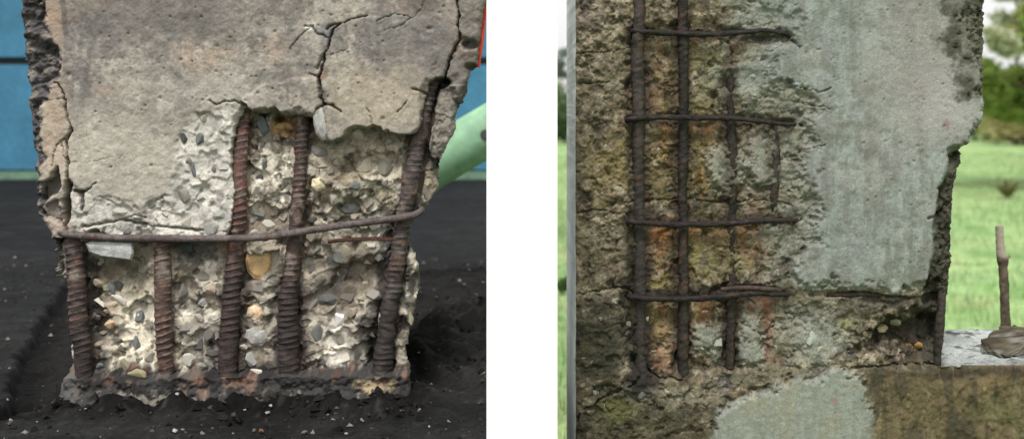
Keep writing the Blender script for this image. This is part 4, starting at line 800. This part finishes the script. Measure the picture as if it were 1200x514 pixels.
def side_r(bu, bv, f):
    base_ = np.where((bu < 700)[:, None], A(226, 234, 226), A(84, 80, 66))  # left side coloured paler to make up for missing light
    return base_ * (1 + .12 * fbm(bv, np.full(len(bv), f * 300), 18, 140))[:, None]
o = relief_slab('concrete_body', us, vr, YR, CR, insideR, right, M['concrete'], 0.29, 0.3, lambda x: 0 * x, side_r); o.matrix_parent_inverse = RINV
RD, RL, RR = A(38, 34, 31), A(92, 86, 80), A(96, 66, 56)
bars = [bar('rebar', [(749, -60, 11, 13.6), (749, 20, 10, 14.4), (747, 60, 14, 15.3), (748, 130, 15, 15.3), (748, 200, 19, 14.4), (750, 300, 21, 15.3), (750, 380, 22, 16.0), (752, 446, 24, 16.0)], right, A(62, 57, 53), A(42, 38, 35), .0006, .009, .4, 11, rough=.12, flake=A(72, 54, 45), soot=(180, 300)),
        bar('rebar', [(799, -60, 10, 11.3), (800, 30, 10, 12.1), (801, 120, 14, 12.1), (800, 240, 16, 11.3), (801, 350, 13, 12.1), (800, 440, 14, 12.9)], right, RD, A(44, 39, 34), .0008, .009, .4, 12, rough=.16, flake=A(70, 50, 40)),
        bar('rebar', [(855, 50, 20, 9.4), (856, 120, 18, 10.4), (858, 200, 15, 11.3), (857, 300, 23, 10.4), (857, 370, 16, 11.3), (855, 432, 18, 10.4)], right, RD, A(46, 41, 36), .0007, .009, .4, 13, rough=.16, flake=A(70, 50, 40)),
        bar('rebar', [(910, 130, 23, 8.7), (909, 190, 17, 10.4), (907, 235, 18, 10.4), (908, 275, 25, 8.7)], right, A(58, 53, 46), RD, .0006, .009, .4, 14, rough=.18, flake=A(66, 50, 42)),
        bar('rebar', [(906, 350, 24, 4.0), (904, 390, 20, 4.3), (901, 430, 21, 4.0)], right, A(92, 68, 58), RD, 0, .009, .4, 15, nseg=12, rough=.16, flake=A(70, 50, 40)),
        bar('rebar', [(1104, 330, 24, 8.8), (1103, 365, 17, 10.7), (1100, 395, 17, 10.7), (1098, 428, 22, 9.8)], right, A(46, 42, 38), A(60, 50, 43), .0005, .009, .4, 16, nseg=16, rough=.18, flake=A(66, 50, 42))]
for pts, sd in [([(735, 34, 23, 6.0), (742, 36.5, 9, 6.5), (770, 38.5, 5, 6.5), (800, 40, 4, 6.9), (845, 40, 4, 6.9), (872, 38, 3, 6.0), (895, 36, 2, 5.6), (918, 39, 3, 5.2), (929, 46, 11, 4.3)], 21), ([(732, 141, 21, 6.0), (740, 139, 8, 6.9), (770, 138, 4, 6.9), (800, 138, 3, 6.9), (850, 138.5, 3, 6.9), (885, 141, 3, 6.0), (910, 145, 5, 5.2), (940, 146, 11, 4.3)], 22), ([(732, 262, 21, 6.0), (740, 260, 8, 6.9), (770, 262, 4, 6.9), (800, 263, 3, 6.9), (850, 262, 3, 6.9), (890, 259, 4, 6.5), (925, 258, 7, 5.6), (946, 257, 15, 4.3)], 23), ([(733, 346, 21, 6.0), (742, 348, 9, 6.9), (775, 350, 4, 6.9), (805, 350, 3, 6.9), (850, 347, 2, 7.3), (885, 343, 3, 6.9), (912, 344, 6, 6.0), (930, 345, 13, 4.3)], 24)]:
    bars.append(bar('stirrup', pts, right, A(36, 31, 30), A(27, 24, 23), .0003, .006, .3, sd, nseg=16, rough=.28, flake=A(70, 54, 46)))
bars.append(bar('stirrup', [(845, 339, 8, 5), (870, 337, 3, 6), (895, 338, 2, 6), (915, 340, 8, 5)], right, A(74, 58, 52), A(54, 46, 44), 0, .006, .3, 31, nseg=14, rough=.2))
bars.append(bar('stirrup', [(960, 344, 17, 5), (985, 345, 11, 6), (1015, 344, 12, 6), (1045, 347, 17, 5)], right, A(58, 46, 42), A(44, 38, 35), 0, .006, .3, 32, nseg=14, rough=.2))
for b_ in bars: b_.matrix_parent_inverse = RINV
bars[0]['label'] = 'thick vertical bar nearest the pale left edge'; bars[6]['label'] = 'topmost horizontal tie, bent down at its right end'
# stones showing in the rough parts
SRc = [A(132, 126, 108), A(110, 104, 88), A(154, 150, 134), A(92, 88, 76), A(140, 122, 92), A(168, 164, 150), A(104, 104, 98)]
pts_ = [(872, 103, 16, 10, 0, A(150, 156, 146)), (884, 112, 12, 8, 20, A(140, 146, 134)), (893, 100, 12, 8, 0, A(120, 124, 112)), (880, 90, 14, 8, 10, A(156, 162, 150)), (1076, 404, 12, 10, 0, A(158, 120, 72)), (995, 378, 26, 20, 0, A(140, 138, 96)), (1050, 376, 16, 14, 0, A(150, 146, 134)), (1034, 384, 16, 12, 0, A(152, 138, 108)), (976, 347, 16, 13, 0, A(146, 112, 66)), (812, 462, 12, 9, 0, A(168, 164, 150)), (796, 466, 13, 9, 0, A(158, 156, 146)), (782, 458, 9, 8, 0, A(150, 148, 138)), (826, 458, 9, 8, 0, A(144, 140, 124)), (850, 450, 15, 11, 20, A(108, 106, 106)), (752, 462, 14, 10, 0, A(98, 98, 98)), (760, 372, 9, 9, 0, A(190, 186, 160)), (950, 396, 20, 22, 0, A(162, 168, 160)), (968, 372, 14, 11, 0, A(140, 140, 124)), (960, 408, 11, 9, 0, A(170, 164, 146)), (840, 402, 16, 18, 0, A(150, 152, 140))]
for s in pts_:
    y = ydepth(YR, us, vr, s[0], s[1]); t = .35 * min(s[2], s[3]) + 1.5; stone(right, s[0], s[1], s[2], s[3], s[4], s[5], y + t * .5, t).matrix_parent_inverse = RINV
placed = [(s[0], s[1], max(s[2], s[3]) / 2) for s in pts_]; barlines = [[(749, 0), (750, 446)], [(800, 0), (800, 440)], [(857, 60), (856, 430)], [(735, 38), (930, 40)], [(735, 139), (930, 144)], [(735, 262), (940, 258)], [(735, 348), (925, 344)]]
tries = nrand = 0
while nrand < 190 and tries < 14000:
    tries += 1; u = random.uniform(682, 1100); v = random.uniform(4, 500); i = int(np.argmin(abs(vr - v))); j = int(np.argmin(abs(us - u)))
    if mK[i, j] > .1 or (v > 424 and u > 990) or (u > 1020 and v > 360): continue
    r = random.uniform(3.8, 8.5)
    if near_bar(u, v, 10 + r * .4) or any(math.hypot(u - a, v - b) < (r + q) * .9 for a, b, q in placed): continue
    placed.append((u, v, r)); nrand += 1; t = r * .5 + 1.2
    cc = CR[i, j] * .45 + random.choice(SRc) * .5
    stone(right, u, v, 2 * r, 2 * r * random.uniform(.5, .9), random.uniform(-25, 25), cc * random.uniform(.85, 1.15), ydepth(YR, us, vr, u, v) + t * .62, t).matrix_parent_inverse = RINV

# ---- low ledge to the right of it
xs = np.concatenate([np.arange(1056, 1240, 1.3), np.arange(1240, 1800, 8)]); xs = (xs - 600) / 1000
zt = H - 0.300                                       # height of the front arris
sec = [(.004, z) for z in np.linspace(LAWN - .05, zt - .11, 18)] + [(.004, z) for z in np.linspace(zt - .11, zt - .006, 80)][1:]
sec += [(.0055, zt - .0035), (.008, zt - .001), (0.012, zt)] + [(y, zt + .002 * math.sin(y * 9)) for y in np.linspace(.014, .268, 120)] + [(.274, zt - .003), (.277, zt - .010)] + [(.278, z) for z in np.linspace(zt - .03, LAWN - .05, 20)]
sec = np.array(sec); SX, SI = np.meshgrid(xs, np.arange(len(sec)), indexing='ij'); SY = sec[SI, 0].copy(); SZ = sec[SI, 1].copy()
arc = np.concatenate([[0], np.cumsum(np.linalg.norm(np.diff(sec, axis=0), axis=1))])[SI] * 1000; mx_ = SX * 1000
la = fbm(mx_, arc, 40, 151); lb = fbm(mx_, arc, 12, 152); lc = fbm(mx_, arc, 5, 153, 3)
top = (SY > .012) & (SY < .27); front = SY <= .012
disp = 2.2 * la + 2.2 * lb + 1.0 * lc
lip = np.exp(-((arc - arc[0, 96]) / 9) ** 2); disp -= lip * (2 + 3.5 * np.maximum(0, fbm(mx_, arc * 0, 22, 154)))
SYd = np.where(top, SY, SY - disp / 1000 * np.where(front, 1, -1)); SZd = np.where(top, SZ + disp / 1000 * .8, SZ)
chipn = np.maximum(0, fbm(mx_, arc * 0, 26, 158) + .25 * fbm(mx_, arc * 0, 7, 159)); SZd = SZd - lip * .010 * chipn; SYd = SYd + lip * .012 * chipn
vv = VH - (SZ - H) * 1000
lc_ = np.tile(A(88, 78, 56), SX.shape + (1,)); lc_ = mix(lc_, A(58, 55, 42), .8 * sstep(-.1, .5, fbm(mx_, arc, 18, 155, 4, sx=.5, sy=2.4))); lc_ = mix(lc_, A(112, 102, 76), .5 * sstep(.2, .6, fbm(mx_, arc, 26, 156, 4, sx=.4, sy=2.5))); lc_ = mix(lc_, A(84, 88, 54), .3 * sstep(.2, .6, fbm(mx_, arc, 30, 157, 4)))
lc_ = mix(lc_, A(118, 94, 56), .6 * sstep(.52, .62, SX) * sstep(-.3, .4, la)); lc_ = mix(lc_, A(50, 46, 36), .8 * np.exp(-((vv - 436) / 7) ** 2) * front)
tc_ = np.tile(A(205, 212, 208, 1.6), SX.shape + (1,)); tc_ = mix(tc_, A(120, 124, 120, 1.6), .7 * sstep(.0, .6, lb + .5 * la)); tc_ = mix(tc_, A(70, 70, 64, 1.6), .7 * sstep(.4, .7, lb)); tc_ = mix(tc_, A(128, 130, 126, 1.6), sstep(.12, .0, SY) * .6); tc_ = mix(tc_, A(104, 100, 84, 1.6), sstep(.525, .505, SX))
lc_ = np.where(front[..., None], lc_, tc_); lc_ *= ((1 + .2 * lc) * (1 + .12 * rng.normal(size=SX.shape)).clip(.6, 1.5))[..., None]
ii = np.arange(SX.size).reshape(SX.shape); fq = np.stack([ii[:-1, :-1], ii[1:, :-1], ii[1:, 1:], ii[:-1, 1:]], -1).reshape(-1, 4)
lv = np.stack([SX, SYd, SZd], -1).reshape(-1, 3)
caps = []
for e in (0, -1):
    r_ = ii[e]; n_ = len(r_) // 2
    caps.append(np.stack([r_[:n_ - 1], r_[1:n_], r_[::-1][1:n_], r_[::-1][:n_ - 1]], -1))
o = link('ledge_wall', np_mesh('ledge_wall', lv, [np.vstack([fq] + caps)], lc_.reshape(-1, 3)), None, M['concrete'])
tag(o, 'low brown stained concrete ledge with pale top joining the mossy column', 'ledge')
# flat rock on the ledge
def rock(name, c_, sx, sy, sz, seed, col, col2):
    bm = bmesh.new(); bmesh.ops.create_icosphere(bm, subdivisions=4, radius=1)
    v = np.array([p.co[:] for p in bm.verts]); r_ = 1 + .16 * fbm(v[:, 0] * 100 + v[:, 2] * 57, v[:, 1] * 100 + 31 * v[:, 2], 70, seed) + .05 * fbm(v[:, 0] * 100, v[:, 1] * 100 + v[:, 2] * 90, 16, seed + 1)
    v = np.clip(v * r_[:, None], -.78, .78) * 1.2 * [sx, sy, sz]; bm.verts.ensure_lookup_table()
    f = np.array([[x.index for x in q.verts] for q in bm.faces]); bm.free()
    cc = np.tile(np.asarray(col), (len(v), 1)); cc = mix(cc, col2, sstep(-.1, .5, fbm(v[:, 0] * 1000, v[:, 1] * 1000 + v[:, 2] * 700, 12, seed + 2)))
    o = link(name, np_mesh(name, v + np.array(c_), f, cc), None, M['concrete']); return o
rk = np.random.default_rng(12); bm = bmesh.new()
for _ in range(46):
    p = rk.normal(size=3); p /= np.linalg.norm(p); p *= rk.uniform(.9, 1.08); p = np.clip(p, -.85, .7); bm.verts.new((p[0] * .040 - .012 * (p[0] < -.5), p[1] * .04, p[2] * .019 * (1 + .35 * p[0])))
bmesh.ops.convex_hull(bm, input=bm.verts); bmesh.ops.delete(bm, geom=[v for v in bm.verts if not v.link_faces], context='VERTS')
bmesh.ops.triangulate(bm, faces=bm.faces[:]); bmesh.ops.subdivide_edges(bm, edges=bm.edges[:], cuts=5, use_grid_fill=True); bmesh.ops.triangulate(bm, faces=bm.faces[:])
v = np.array([q.co[:] for q in bm.verts]); bm.verts.index_update(); f = np.array([[q.index for q in p.verts] for p in bm.faces]); bm.free()
a_, b_ = v[:, 0] * 1000 + v[:, 2] * 900, v[:, 1] * 1000 - v[:, 2] * 700
w1 = worley(a_, b_, 13, 165); dsp = (w1[2] - .5) * .005 + .0022 * fbm(a_, b_, 9, 163) + .001 * fbm(a_, b_, 4, 164)
v = v + v / np.linalg.norm(v, axis=1)[:, None] * dsp[:, None] * [1, 1, .9]
cc = np.tile(A(96, 88, 70, 1.4), (len(v), 1)); cc = mix(cc, A(150, 150, 144, 1.4), .8 * sstep(.0, .5, fbm(a_, b_, 16, 166))); cc = mix(cc, A(58, 52, 40, 1.4), .8 * sstep(.1, .5, fbm(a_, b_, 11, 167)))
o = link('rock', np_mesh('rock', v, f, cc, smooth=False), None, M['concrete']); o.location = ((1188 - 600) / 1600 * 1.70, .10, zt + .0125); o.rotation_euler = (.10, -.12, .35); tag(o, 'rough angular grey brown stone lying on the pale ledge', 'stone')
# wooden stake behind the ledge
ys = .33; ks = (D + ys) / D
bk = [(1181, 640, 12), (1179, 420, 12.5), (1178.5, 384, 13), (1178, 372, 11), (1177, 340, 11), (1175.5, 312, 11.5), (1174.5, 303, 13.5), (1173, 296, 11), (1172, 280, 10), (1171, 264, 9)]
st = bar('wooden_stake', [(u, v, ys * 1000, w) for u, v, w in bk], None, A(98, 88, 72), A(72, 64, 52), 0, .02, 0, 161, nseg=18, rough=.10)
st.data.materials.clear(); st.data.materials.append(M['concrete'])
at = st.data.attributes['Col']; n = len(st.data.vertices); cc = np.empty(n * 4, np.float32); at.data.foreach_get('color', cc); cc = cc.reshape(-1, 4); co = np.empty(n * 3, np.float32); st.data.vertices.foreach_get('co', co); co = co.reshape(-1, 3)
up = sstep(P(0, 304, ys).z, P(0, 297, ys).z, co[:, 2]); cc[:, :3] = mix(cc[:, :3], A(156, 146, 132), up * .85); at.data.foreach_set('color', cc.ravel())
tag(st, 'thin weathered stake with a knot standing behind the ledge on the lawn', 'stake')
tw = bar('twig', [(1175, 304, ys * 1000, 6), (1180, 302, ys * 1000 - 2, 5), (1184, 299, ys * 1000 - 3, 3.5)], st, A(130, 118, 100), A(96, 84, 68), 0, .02, 0, 162, nseg=10)

# ================================================================== trees, shrubs and weeds beyond the lawn
def leaves(centres, n, size, seed, tone=(.7, 1.3), flat=.5):
    """leaf-sized diamond faces scattered in clumps: centres (x,y,z,r)"""
    r = np.random.default_rng(seed); cs = np.array(centres); w = cs[:, 3] ** 2; k = r.choice(len(cs), n, p=w / w.sum())
    d = r.normal(size=(n, 3)); d /= np.linalg.norm(d, axis=1)[:, None]; rad = cs[k, 3] * r.random(n) ** .45
    p = cs[k, :3] + d * rad[:, None] * [1, 1, .8]
    a = r.normal(size=(n, 3)); a[:, 2] *= flat; a /= np.linalg.norm(a, axis=1)[:, None]; b = np.cross(a, r.normal(size=(n, 3))); b /= np.linalg.norm(b, axis=1)[:, None]
    s = size * r.uniform(.6, 1.4, n)[:, None]
    v = np.stack([p - a * s, p + b * s * .45, p + a * s, p - b * s * .45], 1).reshape(-1, 3)
    ct = r.uniform(*tone, len(cs)); c = np.ones((n, 3)) * (ct[k] * r.uniform(.7, 1.3, n))[:, None]; c[:, 0] *= r.uniform(.85, 1.3, n)
    return v, np.arange(n * 4).reshape(n, 4), np.repeat(c, 4, 0)
def limb_mesh(segs):
    """tapered tubes: (p0, p1, r0, r1)"""
    V_, F_ = [], []; ns = 8
    for p0, p1, r0, r1 in segs:
        p0, p1 = np.array(p0), np.array(p1); t = (p1 - p0) / np.linalg.norm(p1 - p0); q = np.cross(t, [.3, 1, .2]); q /= np.linalg.norm(q); w = np.cross(t, q); n0 = len(V_)
        for p, r in ((p0, r0), (p1, r1)):
            for k in range(ns): a = k * 2 * math.pi / ns; V_.append(p + r * (math.cos(a) * q + math.sin(a) * w))
        for k in range(ns): F_.append((n0 + k, n0 + (k + 1) % ns, n0 + ns + (k + 1) % ns, n0 + ns + k))
    return np.array(V_), np.array(F_)
def tree(x, y, h, cr, col, seed, label, leaf=.07, nleaf=9000, base=.3, tr=.12, droop=0.0):
    r = np.random.default_rng(seed); z0 = float(lawn_z(np.array([x]), np.array([y]))[0]) if y < 100 else LAWN
    o = empty('tree', (x, y, z0)); segs = []; p = np.array([0, 0, -.15]); cen = []
    n = 6
    for i in range(n):
        q = np.array([r.normal() * .05 * h / n * 2, r.normal() * .05 * h / n * 2, h * .9 * (i + 1) / n]); segs.append((p, q, tr * (1 - i / n) + .02, tr * (1 - (i + 1) / n) + .015)); 
        if (i + 1) / n > base:
            for _ in range(4):
                a = r.uniform(0, 6.283); l = cr * r.uniform(.5, 1.0) * (1.15 - .6 * (i + 1) / n); e = q + np.array([math.cos(a) * l, math.sin(a) * l, l * (r.uniform(.1, .6) - droop)])
                segs.append((q, e, tr * .35 * (1 - .6 * i / n), .012)); m_ = q * .4 + e * .6
                cen += [(*e, cr * r.uniform(.22, .36)), (*m_, cr * r.uniform(.2, .34))]
        p = q
    cen.append((*p, cr * .35))
    v, f = limb_mesh(segs); link('trunk', np_mesh('trunk', v, f), o, M['bark'])
    v, f, c = leaves(cen, nleaf, leaf, seed + 1); link('crown', np_mesh('crown', v, f, c, smooth=False), o, leaf_mat('foliage', col))
    tag(o, label, 'tree', 'trees beyond the lawn'); return o
def shrub(x, y, h, w, col, seed, label, leaf=.06, nleaf=5000, name='shrub', cat='shrub', group='shrubs along the far edge of the lawn'):
    r = np.random.default_rng(seed); z0 = float(lawn_z(np.array([x]), np.array([y]))[0]); o = empty(name, (x, y, z0)); segs, cen = [], []
    for _ in range(9):
        a = r.uniform(0, 6.283); l = w * .5 * r.uniform(.2, 1); e = np.array([math.cos(a) * l, math.sin(a) * l, h * r.uniform(.35, .9)]); segs.append((np.array([math.cos(a) * .06 * w, math.sin(a) * .06 * w, -.05]), e, .02 * h, .006)); cen += [(*e, .28 * min(w, h) * r.uniform(.7, 1.2)), (*(e * [.8, .8, .5]), .3 * min(w, h) * r.uniform(.6, 1))]
    v, f = limb_mesh(segs); link('stem', np_mesh('stem', v, f), o, M['bark']); v, f, c = leaves(cen, nleaf, leaf, seed + 1); link('foliage', np_mesh('foliage', v, f, c, smooth=False), o, leaf_mat('shrub_foliage', col)); tag(o, label, cat, group); return o
def at(u, d): return ((u - 600) / 1600 * d, d - D)
G1c, G2c, G3c, G4c = (.10, .155, .05), (.16, .21, .07), (.22, .22, .09), (.055, .10, .035)
# left gap
x, y = at(659, 34); shrub(x, y, 1.75, 2.6, (.19, .27, .13), 201, 'green shrub seen in the gap left of the mossy column', nleaf=9000)
x, y = at(668, 31); shrub(x, y, .75, 1.9, (.09, .15, .06), 203, 'low dark green shrub at the far lawn edge left of the mossy column', nleaf=6000)
x, y = at(661, 75); tree(x, y, 4.3, 1.1, (.24, .28, .25), 205, 'small distant pale tree against the white sky', leaf=.10, nleaf=2500, tr=.07)  # distance haze put into the leaf colour
# right gap
x, y = at(1185, 33); shrub(x, y, 1.7, 2.3, (.48, .56, .26), 211, 'yellow green bush at the lawn edge right of the mossy column', nleaf=4200)
x, y = at(1196, 30); shrub(x, y, 1.35, 1.3, (.46, .42, .2), 213, 'olive bush at the right end of the lawn', nleaf=2600)
x, y = at(1150, 35); shrub(x, y, 1.3, 2.4, (.42, .56, .24), 215, 'bright green low bush beside the edge of the mossy column', nleaf=4000)
x, y = at(1192, 38); tree(x, y, 5.2, 1.3, (.5, .55, .32), 217, 'pale olive tree behind the bushes at the upper right', leaf=.09, nleaf=4500, tr=.06)
x, y = at(1236, 13); tree(x, y, 3.4, 1.25, (.34, .44, .12), 219, 'nearer dark green tree whose sprays hang in at the top right corner', leaf=.07, nleaf=16000, tr=.05, base=.3, droop=.25)
# the row goes on where the column hides it
for i, (u, d, k) in enumerate([(760, 36, 0), (880, 35, 1), (1000, 37, 0), (1290, 36, 1)]):
    x, y = at(u, d); tree(x, y, 4.5 + i % 2, 1.6, (G1c, G2c)[k], 230 + i, ['broad green tree hidden behind the left half of the mossy column', 'green tree hidden behind the middle of the mossy column', 'green tree hidden behind the right half of the mossy column', 'green tree just beyond the right edge of view'][i], leaf=.1, nleaf=3000)
def weed(u, v, hpx, wpx, n, col, seed, label):
    x, y = ground_at(u, v, LAWN); d = y + D; k = d / 1600; r = np.random.default_rng(seed); o = empty('weed_plant', (x, y, float(lawn_z(np.array([x]), np.array([y]))[0])))
    V_, F_, C_ = [], [], []
    for i in range(n):
        a = r.uniform(0, 6.283); L = hpx * k * r.uniform(.5, 1.1); rr = wpx * k * .5 * r.uniform(.3, 1); w = .012 * d / 4; dx, dy = math.cos(a), math.sin(a); n0 = len(V_)
        for t in (0, .4, .75, 1): 
            ww_ = w * (.4 + 1.4 * t) * (1 - t) + .0006; px, py, pz = dx * rr * t, dy * rr * t, L * (t - .35 * t * t * t)
            V_ += [(px - dy * ww_, py + dx * ww_, pz), (px + dy * ww_, py - dx * ww_, pz)]; C_ += [np.ones(3) * r.uniform(.7, 1.2)] * 2
        for s in range(3): F_.append((n0 + 2 * s, n0 + 2 * s + 1, n0 + 2 * s + 3, n0 + 2 * s + 2))
    q = link('leaf_tuft', np_mesh('leaf_tuft', V_, np.array(F_), np.array(C_)), o, leaf_mat('weed', col)); tag(o, label, 'weed'); return o
weed(1181, 233, 36, 44, 30, (.22, .22, .09), 241, 'small brownish weed with spread leaves on the lawn above the stake')
weed(659, 348, 36, 34, 26, (.10, .17, .05), 243, 'small dark weed on the lawn left of the mossy column')
